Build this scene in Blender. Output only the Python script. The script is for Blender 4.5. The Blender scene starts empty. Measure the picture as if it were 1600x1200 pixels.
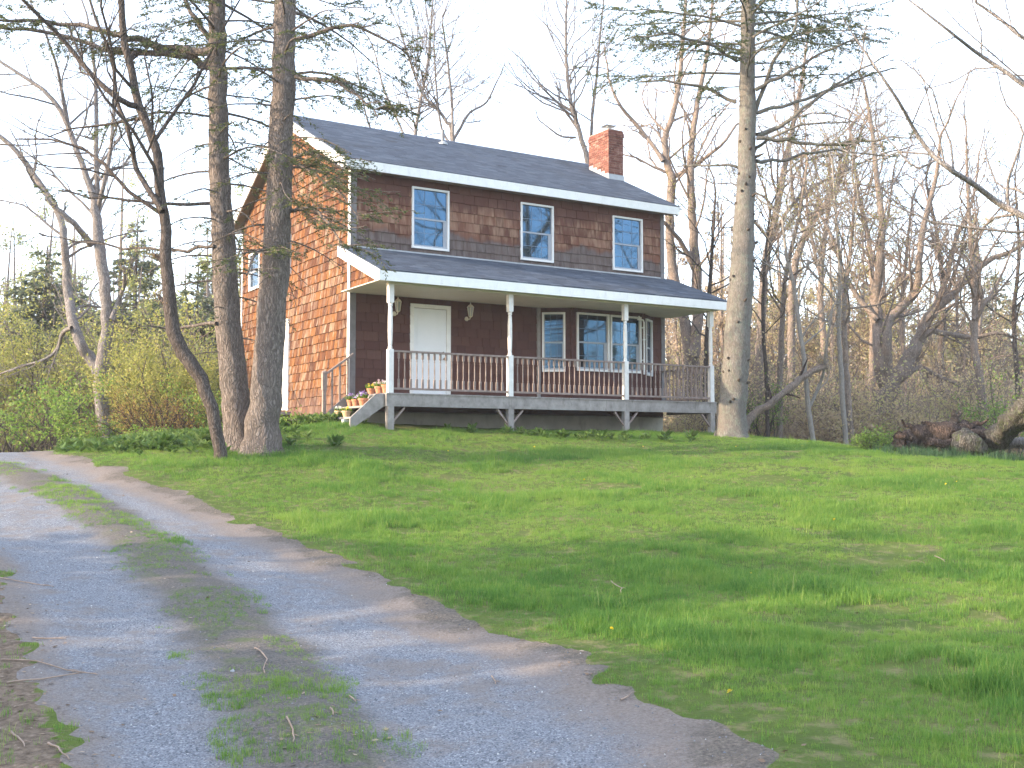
import bpy, bmesh, math, random
import numpy as np
from mathutils import Vector, Matrix, Euler, noise as mnoise

R = math.radians
rng = np.random.default_rng(7)
random.seed(7)
scene = bpy.context.scene
COL = scene.collection
PI = math.pi

# ------------------------------------------------------------------ camera
EYE = np.array([0.0, 0.0, 1.6])
FPX = 1700.0                       # focal length in photo pixels (1600 wide)
PITCH = math.atan(100 / FPX)
cam_d = bpy.data.cameras.new('camera')
cam_d.sensor_width = 36.0
cam_d.lens = 36.0 * FPX / 1600.0
cam_d.clip_start, cam_d.clip_end = 0.1, 3000
cam = bpy.data.objects.new('camera', cam_d)
cam.location = EYE
cam.rotation_euler = (PI / 2 + PITCH, 0, 0)
COL.objects.link(cam)
scene.camera = cam

# ------------------------------------------------------------------ sky, sun, exposure
SUN_AZ = R(-109)                   # clockwise from +Y (the view direction): from the left, a little behind
SUN_EL = R(17)
world = bpy.data.worlds.new('World')
scene.world = world
world.use_nodes = True
wn = world.node_tree.nodes
sky = wn.new('ShaderNodeTexSky')
sky.sky_type = 'NISHITA'
sky.sun_disc = False
sky.sun_elevation = SUN_EL
sky.sun_rotation = SUN_AZ
sky.air_density = 1.0
sky.dust_density = 1.6
sky.ozone_density = 1.0
wn['Background'].inputs['Strength'].default_value = 0.15
wl = world.node_tree.links
wtc = wn.new('ShaderNodeTexCoord'); wmp = wn.new('ShaderNodeMapping'); wmp.inputs['Scale'].default_value = (1.6, 1.6, 5.0)
wnz = wn.new('ShaderNodeTexNoise'); wnz.inputs['Scale'].default_value = 1.4; wnz.inputs['Detail'].default_value = 5
wmr = wn.new('ShaderNodeMapRange')
for _i, _v in zip((1, 2, 3, 4), (.3, .7, .40, .62)):
    wmr.inputs[_i].default_value = _v
wmx = wn.new('ShaderNodeMix'); wmx.data_type = 'RGBA'
wmx.inputs[7].default_value = (2.95, 3.35, 4.05, 1)      # pale veil added over the whole sky to whiten and brighten it
wl.new(wtc.outputs['Generated'], wmp.inputs[0]); wl.new(wmp.outputs[0], wnz.inputs[0]); wl.new(wnz.outputs[0], wmr.inputs[0])
wl.new(wmr.outputs[0], wmx.inputs[0]); wl.new(sky.outputs[0], wmx.inputs[6])
wl.new(wmx.outputs[2], wn['Background'].inputs['Color'])
sd = bpy.data.lights.new('sun', 'SUN')
sd.energy = 2.0
sd.angle = R(0.6)
sd.color = (1.0, 0.80, 0.56)
sun = bpy.data.objects.new('sun', sd)
COL.objects.link(sun)
to_sun = Vector((math.sin(SUN_AZ) * math.cos(SUN_EL), math.cos(SUN_AZ) * math.cos(SUN_EL), math.sin(SUN_EL)))
sun.rotation_euler = to_sun.to_track_quat('Z', 'Y').to_euler()
vs = scene.view_settings
vs.view_transform = 'Standard'
vs.look = 'None'
vs.exposure = 2.5
vs.gamma = 1.0
vs.use_curve_mapping = False
scene.cycles.use_denoising = True
scene.cycles.max_bounces = 6
scene.cycles.transparent_max_bounces = 6
scene.cycles.diffuse_bounces = 3


# ------------------------------------------------------------------ helpers
def P(u, v, Y):
    """the point at depth Y (metres along the view) seen at photo pixel (u, v)"""
    r, p = (u - 800) / FPX, (600 - v) / FPX
    d = np.array([r, math.cos(PITCH) - p * math.sin(PITCH), math.sin(PITCH) + p * math.cos(PITCH)])
    return EYE + d * (Y / d[1])


class MB:
    """collects boxes, tubes, leaf quads and builds ONE mesh object"""
    def __init__(self):
        self.v, self.f, self.t, self.n = [], [], [], 0
        self.tb = {}

    def add(self, verts, faces, tone=0.5):
        verts = np.asarray(verts, float).reshape(-1, 3)
        self.v.append(verts)
        self.f.append(np.asarray(faces, int) + self.n)
        t = np.empty(len(verts)); t[:] = tone
        self.t.append(t)
        self.n += len(verts)

    BF = np.array([[0, 3, 2, 1], [4, 5, 6, 7], [0, 1, 5, 4], [1, 2, 6, 5], [2, 3, 7, 6], [3, 0, 4, 7]])

    def box(self, x0, x1, y0, y1, z0, z1, tone=0.5, M=None):
        v = np.array([[x0, y0, z0], [x1, y0, z0], [x1, y1, z0], [x0, y1, z0], [x0, y0, z1], [x1, y0, z1], [x1, y1, z1], [x0, y1, z1]], float)
        if M is not None:
            v = v @ np.array(M)[:3, :3].T + np.array(M)[:3, 3]
        self.add(v, self.BF, tone)

    def hexa(self, v, tone=0.5):
        self.add(v, self.BF, tone)

    def prism(self, poly, axis, a, b, tone=0.5):
        """poly: 2D outline; extruded along axis (0=x,1=y,2=z) from a to b"""
        n = len(poly)
        def put(p, w):
            q = list(p); q.insert(axis, w); return q
        vv = [put(p, a) for p in poly] + [put(p, b) for p in poly]
        base = self.n
        self.v.append(np.array(vv, float)); self.t.append(np.full(2 * n, tone)); self.n += 2 * n
        fs = [[i, (i + 1) % n, n + (i + 1) % n, n + i] for i in range(n)]
        self.f.append(np.array(fs) + base)
        self.f.append(np.array([[*range(n - 1, -1, -1)]]) + base)
        self.f.append(np.array([[*range(n, 2 * n)]]) + base)

    def tube(self, pts, rad, sides=6, tone=0.5):
        pts = np.asarray(pts, float)
        rad = np.full(len(pts), rad) if np.isscalar(rad) else np.asarray(rad, float)
        self.tb.setdefault((len(pts), sides), []).append((pts, rad, tone))

    def lathe(self, prof, c=(0, 0, 0), sides=10, tone=0.5, M=None):
        """prof: (r, z) from bottom to top"""
        a = np.arange(sides) * 2 * PI / sides
        v = np.array([[r * math.cos(x), r * math.sin(x), z] for r, z in prof for x in a])
        if M is not None:
            v = v @ np.array(M)[:3, :3].T + np.array(M)[:3, 3]
        v = v + np.array(c)
        k = len(prof)
        f = [[i * sides + j, i * sides + (j + 1) % sides, (i + 1) * sides + (j + 1) % sides, (i + 1) * sides + j] for i in range(k - 1) for j in range(sides)]
        base = self.n
        self.add(v, f, tone)
        self.f.append(np.array([[*range(sides - 1, -1, -1)]]) + base)
        self.f.append(np.array([[*range((k - 1) * sides, k * sides)]]) + base)

    def leaves(self, p, d, up, ln, wd, tone=None):
        """quads: p base (n,3), d direction, up roughly the normal, ln length, wd width"""
        p, d, up = (np.asarray(a, float) for a in (p, d, up))
        n = len(p)
        if n == 0:
            return
        d = d / (np.linalg.norm(d, axis=1, keepdims=True) + 1e-9)
        s = np.cross(d, up); s /= (np.linalg.norm(s, axis=1, keepdims=True) + 1e-9)
        ln = np.broadcast_to(np.asarray(ln, float), (n,))[:, None]
        wd = np.broadcast_to(np.asarray(wd, float), (n,))[:, None]
        m = p + d * ln * 0.45
        v = np.stack([p, m + s * wd * .5, p + d * ln, m - s * wd * .5], 1).reshape(-1, 3)
        f = np.arange(4 * n).reshape(n, 4)
        t = rng.random(n) if tone is None else np.broadcast_to(np.asarray(tone, float), (n,))
        self.add(v, f, np.repeat(t, 4))

    def flush(self):
        for (n, s), items in self.tb.items():
            pts = np.stack([i[0] for i in items]); rad = np.stack([i[1] for i in items])
            m = len(items)
            tan = np.gradient(pts, axis=1) if n > 1 else None
            tan /= (np.linalg.norm(tan, axis=2, keepdims=True) + 1e-9)
            avg = np.abs(tan.mean(1))
            ref = np.zeros((m, 3)); ref[np.arange(m), avg.argmin(1)] = 1
            u = np.cross(tan, ref[:, None, :]); u /= (np.linalg.norm(u, axis=2, keepdims=True) + 1e-9)
            w = np.cross(tan, u)
            a = np.arange(s) * 2 * PI / s
            ring = pts[:, :, None, :] + rad[:, :, None, None] * (u[:, :, None, :] * np.cos(a)[None, None, :, None] + w[:, :, None, :] * np.sin(a)[None, None, :, None])
            i = np.arange(n - 1)[:, None]; j = np.arange(s)[None, :]
            q = np.stack([i * s + j + 0 * i, i * s + (j + 1) % s, (i + 1) * s + (j + 1) % s, (i + 1) * s + j], -1).reshape(-1, 4)
            f = (q[None] + (np.arange(m) * n * s)[:, None, None]).reshape(-1, 4)
            tone = np.repeat(np.array([i[2] for i in items], float), n * s)
            self.add(ring.reshape(-1, 3), f, tone)
        self.tb = {}

    def mesh(self, name, smooth=False):
        self.flush()
        me = bpy.data.meshes.new(name)
        if self.n == 0:
            return me
        v = np.concatenate(self.v)
        tot = np.concatenate([np.full(len(f), f.shape[1]) for f in self.f])
        li = np.concatenate([f.ravel() for f in self.f])
        me.vertices.add(len(v)); me.vertices.foreach_set('co', v.ravel())
        me.loops.add(len(li)); me.loops.foreach_set('vertex_index', li)
        me.polygons.add(len(tot))
        me.polygons.foreach_set('loop_start', np.concatenate([[0], np.cumsum(tot)[:-1]]))
        a = me.attributes.new('tone', 'FLOAT', 'POINT')
        a.data.foreach_set('value', np.concatenate(self.t))
        me.polygons.foreach_set('use_smooth', np.full(len(tot), bool(smooth)))
        me.update(calc_edges=True)
        return me

    def build(self, name, mat, parent=None, smooth=False, label=None, stuff=False):
        me = self.mesh(name, smooth)
        o = bpy.data.objects.new(name, me)
        me.materials.append(mat)
        COL.objects.link(o)
        if parent is not None:
            o.parent = parent
        if label:
            o['label'] = label
        if stuff:
            o['kind'] = 'stuff'
        return o


def tag(o, label, cat, group=None):
    o['label'] = label; o['category'] = cat
    if group:
        o['group'] = group
    return o


def thing(name, label, cat, loc=(0, 0, 0), rz=0.0, group=None):
    o = bpy.data.objects.new(name, None)
    o.empty_display_size = 0.3
    o.location = loc; o.rotation_euler = (0, 0, rz)
    COL.objects.link(o)
    return tag(o, label, cat, group)


def obj_of(name, me, parent=None, label=None):
    o = bpy.data.objects.new(name, me)
    COL.objects.link(o)
    if parent is not None:
        o.parent = parent
    if label:
        o['label'] = label
    return o


# ------------------------------------------------------------------ materials
class NT:
    def __init__(self, name):
        self.m = bpy.data.materials.new(name)
        self.m.use_nodes = True
        self.t = self.m.node_tree
        self.b = self.t.nodes['Principled BSDF']
        self.out = self.t.nodes['Material Output']

    def n(self, typ, ins=None, **kw):
        x = self.t.nodes.new('ShaderNode' + typ)
        for k, v in kw.items():
            setattr(x, k, v)
        for k, v in (ins or {}).items():
            self.set(x, k, v)
        return x

    def set(self, node, key, v):
        s = node.inputs[key]
        if hasattr(v, 'outputs'):
            v = v.outputs[0]
        if hasattr(v, 'is_linked'):
            self.t.links.new(v, s)
        else:
            if isinstance(v, tuple) and len(v) == 3 and s.type == 'RGBA':
                v = (*v, 1)
            s.default_value = v

    def mix(self, a, b, f, blend='MIX'):
        x = self.t.nodes.new('ShaderNodeMix')
        x.data_type = 'RGBA'; x.blend_type = blend
        self.set(x, 0, f); self.set(x, 6, a); self.set(x, 7, b)
        return x.outputs[2]

    def ramp(self, fac, stops, interp='LINEAR'):
        x = self.t.nodes.new('ShaderNodeValToRGB')
        cr = x.color_ramp; cr.interpolation = interp
        while len(cr.elements) < len(stops):
            cr.elements.new(0.5)
        for e, (p, c) in zip(cr.elements, stops):
            e.position = p; e.color = (*c, 1) if len(c) == 3 else c
        self.set(x, 0, fac)
        return x.outputs[0]

    def math(self, op, a, b=0.0, clamp=False):
        x = self.t.nodes.new('ShaderNodeMath'); x.operation = op; x.use_clamp = clamp
        self.set(x, 0, a); self.set(x, 1, b)
        return x.outputs[0]

    def maprange(self, v, a, b, c=0.0, d=1.0, smooth=True):
        x = self.t.nodes.new('ShaderNodeMapRange')
        x.interpolation_type = 'SMOOTHSTEP' if smooth else 'LINEAR'
        self.set(x, 0, v)
        for k, w in zip((1, 2, 3, 4), (a, b, c, d)):
            x.inputs[k].default_value = w
        return x.outputs[0]

    def pos(self, scale=(1, 1, 1), src='pos'):
        if src == 'pos':
            o = self.n('NewGeometry').outputs['Position']
        else:
            o = self.n('TexCoord').outputs['Object']
        mp = self.n('Mapping'); self.set(mp, 'Vector', o)
        mp.inputs['Scale'].default_value = scale
        return mp.outputs[0]

    def noise(self, vec, scale, detail=3, rough=0.55, dist=0.0):
        x = self.n('TexNoise', {'Vector': vec, 'Scale': scale, 'Detail': detail, 'Roughness': rough, 'Distortion': dist})
        return x.outputs[0]

    def attr(self, name, typ='GEOMETRY'):
        x = self.n('Attribute', attribute_name=name, attribute_type=typ)
        return x.outputs['Fac']

    def bump(self, h, strength=0.4, dist=0.02):
        x = self.n('Bump', {'Height': h, 'Strength': strength, 'Distance': dist})
        self.set(self.b, 'Normal', x.outputs[0])

    def done(self, color, rough=0.7, spec=0.3):
        self.set(self.b, 'Base Color', color)
        self.set(self.b, 'Roughness', rough)
        self.b.inputs['Specular IOR Level'].default_value = spec
        return self.m


def m_plain(name, col, rough=0.6, var=0.12, scale=6.0, spec=0.3, bump=0.0, dirt=None, dirt_amt=0.3):
    k = NT(name)
    p = k.pos()
    nz = k.noise(p, scale, 5, 0.6)
    lo = tuple(c * (1 - var) for c in col); hi = tuple(min(1, c * (1 + var)) for c in col)
    c = k.ramp(nz, [(0.3, lo), (0.7, hi)])
    if dirt:
        d = k.noise(k.pos((1, 1, .35)), scale * 1.7, 6, 0.7)
        c = k.mix(c, dirt, k.maprange(d, 0.52, 0.75, 0, dirt_amt))
    if bump:
        k.bump(k.noise(p, scale * 12, 4), bump, 0.004)
    return k.done(c, rough, spec)


def m_bark(name, dark, light, scale=1.0, moss=None, warm=None, crack=0.7):
    k = NT(name)
    wv = k.n('VectorMath', operation='ADD'); g = k.n('NewGeometry').outputs['Position']
    nv = k.n('TexNoise', {'Vector': g, 'Scale': 3.0 * scale, 'Detail': 3.0})
    sc = k.n('VectorMath', operation='SCALE'); k.set(sc, 0, nv.outputs['Color']); sc.inputs['Scale'].default_value = .30 / scale
    k.set(wv, 0, g); k.set(wv, 1, sc.outputs[0])
    mp = k.n('Mapping'); k.set(mp, 'Vector', wv.outputs[0]); mp.inputs['Scale'].default_value = (21 * scale, 21 * scale, 2.2 * scale)
    vo = k.n('TexVoronoi', {'Vector': mp.outputs[0], 'Scale': 1.0}, feature='DISTANCE_TO_EDGE')
    cr = k.math('MAXIMUM', k.maprange(vo.outputs['Distance'], 0.0, 0.24), k.maprange(k.noise(k.pos((9, 9, 5)), 1.0, 4), .5, .75))
    n1 = k.noise(k.pos((24 * scale, 24 * scale, 6 * scale)), 1.0, 7, 0.7, 0.5)
    n2 = k.noise(k.pos(), 1.6 * scale, 4)
    c = k.ramp(n1, [(0.30, dark), (0.66, light)])
    if warm:
        c = k.mix(c, warm, k.maprange(n2, 0.45, 0.7, 0, 0.55))
    if moss:
        c = k.mix(c, moss, k.maprange(k.noise(k.pos(), 4.5 * scale, 6, .7), 0.48, 0.68, 0, 0.75))
    dk = tuple(x * .45 for x in dark)
    c = k.mix(dk, c, k.math('ADD', k.math('MULTIPLY', cr, crack), 1 - crack))
    h = k.math('ADD', k.math('MULTIPLY', cr, crack), k.math('MULTIPLY', n1, .6))
    k.bump(h, 0.9, 0.035 / scale)
    return k.done(c, 0.92, 0.12)


def m_leaf(name, stops, trans=0.35, inst=False, rough=0.6):
    """leaf colour by the 'tone' of each leaf; part of the light comes through"""
    k = NT(name)
    t = k.attr('tone')
    if inst:
        t = k.math('ADD', k.math('MULTIPLY', t, 0.4), k.math('MULTIPLY', k.attr('tone', 'INSTANCER'), 0.6))
    c = k.ramp(t, stops)
    k.done(c, rough, 0.25)
    tr = k.n('BsdfTranslucent'); k.set(tr, 'Color', c)
    mx = k.n('MixShader', {0: trans})
    k.t.links.new(k.b.outputs[0], mx.inputs[1]); k.t.links.new(tr.outputs[0], mx.inputs[2])
    k.t.links.new(mx.outputs[0], k.out.inputs['Surface'])
    return k.m


def m_shingle(name, objrand, lit):
    """cedar shingle: grain streaks, per piece tone, weathering bands"""
    k = NT(name)
    if objrand:
        rnd = k.n('ObjectInfo').outputs['Random']
    else:
        rnd = k.attr('tone')
    off = k.n('CombineXYZ', {0: k.math('MULTIPLY', rnd, 37.0), 1: k.math('MULTIPLY', rnd, 17.0)})
    g = k.n('NewGeometry').outputs['Position']
    ad = k.n('VectorMath', operation='ADD'); k.set(ad, 0, g); k.set(ad, 1, off.outputs[0])
    mp = k.n('Mapping'); k.set(mp, 'Vector', ad.outputs[0]); mp.inputs['Scale'].default_value = (30, 30, 2.2)
    grain = k.noise(mp.outputs[0], 1.0, 5, 0.65)
    mp2 = k.n('Mapping'); k.set(mp2, 'Vector', ad.outputs[0]); mp2.inputs['Scale'].default_value = (9, 9, 1.6)
    streak = k.noise(mp2.outputs[0], 1.0, 4, 0.6)
    sep = k.n('SeparateXYZ'); k.set(sep, 0, g)
    z = sep.outputs[2]
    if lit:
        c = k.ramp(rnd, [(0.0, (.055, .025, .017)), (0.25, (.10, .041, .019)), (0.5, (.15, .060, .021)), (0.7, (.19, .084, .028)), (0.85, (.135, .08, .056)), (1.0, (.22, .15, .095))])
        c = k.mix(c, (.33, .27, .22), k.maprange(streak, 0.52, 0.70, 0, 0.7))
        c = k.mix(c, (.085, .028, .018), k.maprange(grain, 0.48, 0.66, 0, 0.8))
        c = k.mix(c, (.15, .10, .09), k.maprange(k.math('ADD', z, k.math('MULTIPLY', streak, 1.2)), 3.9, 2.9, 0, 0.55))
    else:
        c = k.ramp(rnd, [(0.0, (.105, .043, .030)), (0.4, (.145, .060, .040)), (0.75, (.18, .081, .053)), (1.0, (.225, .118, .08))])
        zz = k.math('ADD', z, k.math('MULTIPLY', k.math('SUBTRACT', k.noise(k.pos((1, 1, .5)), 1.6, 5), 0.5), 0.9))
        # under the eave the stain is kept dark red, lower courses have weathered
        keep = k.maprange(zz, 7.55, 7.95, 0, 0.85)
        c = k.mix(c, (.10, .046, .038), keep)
        worn = k.math('MULTIPLY', k.maprange(streak, 0.4, 0.7, 0, 0.7), k.math('MULTIPLY', k.maprange(zz, 6.9, 7.15), k.maprange(zz, 8.0, 7.6)))
        c = k.mix(c, (.33, .21, .145), worn)
        grey = k.math('MULTIPLY', k.maprange(zz, 7.02, 6.86, 0, 0.8), k.maprange(zz, 5.8, 6.2))
        c = k.mix(c, k.ramp(streak, [(0.3, (.075, .062, .06)), (0.7, (.17, .155, .15))]), grey)
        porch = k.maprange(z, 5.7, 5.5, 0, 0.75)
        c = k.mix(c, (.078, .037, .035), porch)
        c = k.mix(c, (.07, .03, .025), k.maprange(grain, 0.55, 0.75, 0, 0.45))
    k.bump(grain, 0.6, 0.008)
    return k.done(c, 0.85, 0.15)


def m_roof(name):
    k = NT(name)
    t = k.attr('tone')
    c = k.ramp(t, [(0, (.048, .06, .085)), (0.5, (.078, .096, .132)), (1, (.12, .142, .185))])
    n = k.noise(k.pos(), 160, 2)
    c = k.mix(c, (.16, .17, .19), k.maprange(n, 0.5, 0.8, 0, 0.5))
    c = k.mix(c, (.05, .055, .06), k.maprange(k.noise(k.pos(), 1.1, 5), 0.5, 0.75, 0, 0.5))
    k.bump(n, 0.5, 0.004)
    return k.done(c, 0.88, 0.25)


def m_glass(name, col=(.012, .016, .02), ior=2.3, tint=(.30, .62, 1.0)):     # default tint puts the sky's blue into the window reflections
    k = NT(name)
    n = k.noise(k.pos((1, 1, 1)), 1.2, 2)
    k.bump(n, 0.012, 0.02)
    k.b.inputs['IOR'].default_value = ior
    k.b.inputs['Specular Tint'].default_value = (*tint, 1)
    return k.done(col, 0.03, 0.5)


def m_ground():
    k = NT('soil')
    p = k.pos()
    n1 = k.noise(p, 0.55, 6, 0.6); n2 = k.noise(p, 5.0, 5, 0.65); n3 = k.noise(p, 60, 3)
    c = k.ramp(n1, [(0.32, (.055, .085, .018)), (0.55, (.085, .115, .025)), (0.72, (.13, .12, .05))])
    c = k.mix(c, (.20, .165, .09), k.maprange(n2, 0.48, 0.68, 0, 0.65))
    c = k.mix(c, (.05, .045, .03), k.maprange(n3, 0.5, 0.75, 0, 0.5))
    lit = k.attr('litter')
    lc = k.ramp(k.noise(p, 22, 5, .7), [(0.3, (.07, .05, .035)), (0.6, (.18, .135, .10)), (0.75, (.28, .22, .17))])
    c = k.mix(c, lc, k.maprange(k.math('ADD', lit, k.math('MULTIPLY', k.math('SUBTRACT', n2, .5), .6)), 0.35, 0.6))
    k.bump(k.noise(p, 35, 4), 0.8, 0.03)
    return k.done(c, 0.95, 0.1)


def m_drive():
    k = NT('gravel')
    p = k.pos()
    n0 = k.noise(p, 0.9, 5, .6); n1 = k.noise(p, 3.2, 5, .65); n2 = k.noise(p, 45, 4, .7)
    vo = k.n('TexVoronoi', {'Vector': p, 'Scale': 105.0}); vcol = vo.outputs['Color']
    g = k.ramp(vcol, [(0.1, (.08, .085, .10)), (0.45, (.165, .172, .195)), (0.8, (.24, .25, .275)), (1.0, (.42, .42, .42))])
    g = k.mix(g, (.13, .125, .125), k.maprange(n2, 0.5, 0.7, 0, 0.5))
    dirt = k.ramp(n2, [(0.3, (.12, .094, .078)), (0.55, (.195, .158, .134)), (0.75, (.27, .225, .195))])
    dark = k.ramp(n2, [(0.32, (.055, .046, .038)), (0.55, (.12, .10, .08)), (0.72, (.22, .185, .145))])
    e = k.attr('edge'); s = k.attr('strip')
    en = k.math('ADD', e, k.math('ADD', k.math('MULTIPLY', k.math('SUBTRACT', n0, .5), 1.2), k.math('MULTIPLY', k.math('SUBTRACT', n1, .5), .7)))
    sn = k.math('ADD', s, k.math('ADD', k.math('MULTIPLY', k.math('SUBTRACT', n0, .5), .8), k.math('MULTIPLY', k.math('SUBTRACT', n1, .5), .5)))
    c = k.mix(g, dirt, k.maprange(k.math('ADD', k.math('MULTIPLY', n1, .6), k.math('MULTIPLY', n0, .4)), 0.46, 0.62, 0, 0.62))
    c = k.mix(c, dirt, k.maprange(en, 0.75, 0.3, 0, 0.9))
    c = k.mix(c, dark, k.maprange(en, 0.25, 0.05, 0, 0.8))
    c = k.mix(c, dark, k.maprange(sn, 0.55, 0.22, 0, 0.85))
    c = k.mix(c, (.085, .12, .03), k.math('MULTIPLY', k.maprange(sn, 0.42, 0.15, 0, 0.5), k.maprange(n1, .5, .62)))
    h = k.math('ADD', vo.outputs['Distance'], k.math('MULTIPLY', n2, .6))
    k.bump(h, 0.7, 0.012)
    return k.done(c, 0.92, 0.2)


M = {}
M['trim'] = m_plain('white_paint', (.80, .80, .79), .5, .05, 5, .35, dirt=(.5, .47, .42), dirt_amt=.35)
M['ceiling'] = m_plain('cream_paint', (.62, .58, .50), .6, .06, 3)
M['soffit'] = m_plain('brown_paint', (.27, .20, .15), .7, .12, 4)
M['frame'] = m_plain('window_paint', (.74, .74, .73), .45, .05, 5)
M['sash'] = m_plain('sash_paint', (.34, .36, .40), .5, .08, 6)
M['grille'] = m_plain('grille_white', (.17, .22, .29), .5, .05, 6)
M['glass'] = m_glass('window_glass')
M['greywood'] = m_plain('weathered_wood', (.285, .262, .25), .85, .25, 5, .15, .4, dirt=(.13, .11, .10), dirt_amt=.75)
M['railwood'] = m_plain('worn_rail_paint', (.26, .205, .185), .8, .25, 9, .2, .4, dirt=(.12, .075, .062), dirt_amt=.8)
M['postpaint'] = m_plain('worn_white_paint', (.70, .68, .66), .6, .10, 6, .3, .2, dirt=(.36, .30, .27), dirt_amt=.5)
M['corner'] = m_plain('grey_corner_paint', (.18, .17, .175), .75, .2, 4, .2, dirt=(.11, .095, .09), dirt_amt=.6)
M['wallcore'] = m_plain('wall_sheathing', (.10, .042, .032), .9, .15, 4)
M['baywood'] = m_plain('bay_siding', (.085, .040, .037), .85, .25, 8, .15, .4)
M['concrete'] = m_plain('foundation_concrete', (.42, .40, .36), .9, .15, 2.5, .15, .4, dirt=(.24, .22, .19), dirt_amt=.6)
M['door'] = m_plain('door_paint', (.78, .80, .83), .45, .03, 3)
M['brass'] = m_plain('dark_metal', (.12, .10, .08), .35, .1, 8, .5)
M['lantern'] = m_plain('cream_metal', (.62, .57, .47), .45, .1, 9)
M['lampglass'] = m_glass('lantern_glass', (.35, .36, .36), 1.5, (1, 1, 1))
M['pipe'] = m_plain('grey_pipe', (.16, .17, .19), .5, .1)
M['flash'] = m_plain('lead_flashing', (.36, .38, .40), .5, .15, 5)
M['terra'] = m_plain('terracotta', (.47, .20, .115), .8, .15, 9, .15, .2, dirt=(.5, .40, .33), dirt_amt=.5)
M['tanpot'] = m_plain('buff_clay', (.50, .36, .22), .8, .15, 9, .15, .2)
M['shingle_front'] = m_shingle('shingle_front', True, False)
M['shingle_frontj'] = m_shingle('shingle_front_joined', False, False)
M['shingle_side'] = m_shingle('shingle_side', False, True)
M['roof'] = m_roof('asphalt_shingles')
k = NT('chimney_brick')
c = k.ramp(k.attr('tone'), [(0, (.12, .05, .04)), (0.5, (.19, .078, .06)), (1, (.27, .14, .11))])
c = k.mix(c, (.5, .36, .28), k.maprange(k.noise(k.pos(), 9, 5), .55, .75, 0, .5))
sp = k.n('SeparateXYZ'); k.set(sp, 0, k.n('NewGeometry').outputs['Position'])
k.bump(k.noise(k.pos(), 60, 3), .4, .005)
M['brick'] = k.done(c, .9, .15)
M['mortar'] = m_plain('mortar', (.40, .33, .28), .95, .1, 20)
M['soil'] = m_ground()
M['gravel'] = m_drive()
M['bark_hem'] = m_bark('hemlock_bark', (0.105, 0.086, 0.077), (0.25, 0.213, 0.193), 1.25, warm=(.225, .18, .16), crack=.6)
M['bark_spruce'] = m_bark('spruce_bark', (.10, .09, .08), (.235, .215, .195), 1.6, moss=(.205, .225, .185), warm=(.20, .165, .145), crack=.35)
M['bark_bare'] = m_bark('grey_bark', (0.165, 0.149, 0.141), (0.352, 0.319, 0.308), 1.6, warm=(0.319, 0.259, 0.231))
M['bark_dark'] = m_bark('dark_bark', (.06, .048, .042), (.17, .14, .125), 1.7)
M['bark_wood'] = m_bark('woods_bark', (0.159, 0.128, 0.110), (0.354, 0.293, 0.256), 1.5, warm=(0.366, 0.262, 0.201), crack=.5)
M['bark_pale'] = m_bark('pale_bark', (.20, .18, .165), (.36, .33, .30), 2.0, crack=.3)
M['log'] = m_bark('rotting_wood', (.045, .034, .03), (.165, .12, .10), 1.2, warm=(.19, .115, .085), crack=.85)
M['logmoss'] = m_bark('mossy_log', (.06, .055, .045), (.17, .155, .14), 1.1, moss=(.075, .12, .02), crack=.7)
M['needle'] = m_leaf('hemlock_needles', [(0, (.045, .065, .03)), (.5, (.085, .11, .045)), (.85, (.13, .15, .055)), (1, (.19, .18, .07))], .45)
M['pine'] = m_leaf('pine_needles', [(0, (.07, .09, .06)), (.6, (.125, .15, .095)), (1, (.20, .21, .11))], .4)
M['bud'] = m_leaf('young_leaves', [(0, (0.221, 0.247, 0.065)), (.5, (0.325, 0.325, 0.085)), (1, (0.442, 0.403, 0.130))], .5)
M['budtan'] = m_leaf('tan_buds', [(0, (.20, .13, .085)), (.5, (.28, .20, .11)), (1, (.34, .28, .12))], .45)
M['green'] = m_leaf('bright_leaves', [(0, (0.104, 0.182, 0.033)), (.5, (0.169, 0.273, 0.052)), (1, (0.273, 0.364, 0.078))], .5)
M['bluegreen'] = m_leaf('bluegreen_leaves', [(0, (0.030, 0.075, 0.045)), (.5, (0.050, 0.105, 0.060)), (1, (0.090, 0.150, 0.080))], .3)
M['redtwig'] = m_leaf('bronze_leaves', [(0, (0.204, 0.108, 0.048)), (.5, (0.288, 0.180, 0.060)), (1, (0.360, 0.288, 0.072))], .45)
M['purple'] = m_leaf('purple_petals', [(0, (.16, .07, .28)), (.5, (.36, .24, .52)), (1, (.62, .52, .72))], .3)
M['white'] = m_leaf('white_petals', [(0, (.62, .60, .56)), (1, (.78, .76, .74))], .3)
M['yellow'] = m_leaf('yellow_petals', [(0, (.62, .42, .02)), (1, (.75, .62, .05))], .3)
M['pink'] = m_leaf('pink_petals', [(0, (.62, .42, .42)), (1, (.74, .6, .62))], .3)
M['grass'] = m_leaf('grass_blades', [(0, (.06, .155, .034)), (.35, (.125, .25, .045)), (.65, (.21, .325, .058)), (.85, (.30, .36, .09)), (1, (.46, .41, .20))], .5, True)
M['stone'] = m_plain('gravel_stone', (.30, .30, .31), .85, .35, 14)
M['stick'] = m_plain('dry_stick', (.27, .20, .155), .85, .3, 12)
M['weed'] = m_leaf('weed_leaves', [(0, (.06, .12, .025)), (.5, (.10, .17, .04)), (1, (.17, .23, .07))], .4, True)
M['instbud'] = m_leaf('woods_leaves', [(0, (.42, .31, .23)), (.4, (.50, .39, .25)), (.7, (.50, .44, .20)), (1, (.38, .42, .15))], .55, True)
M['instgreen'] = m_leaf('spring_leaves', [(0, (0.163, 0.175, 0.100)), (.4, (0.275, 0.300, 0.112)), (.7, (0.400, 0.400, 0.125)), (1, (0.450, 0.413, 0.188))], .5, True)

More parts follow.
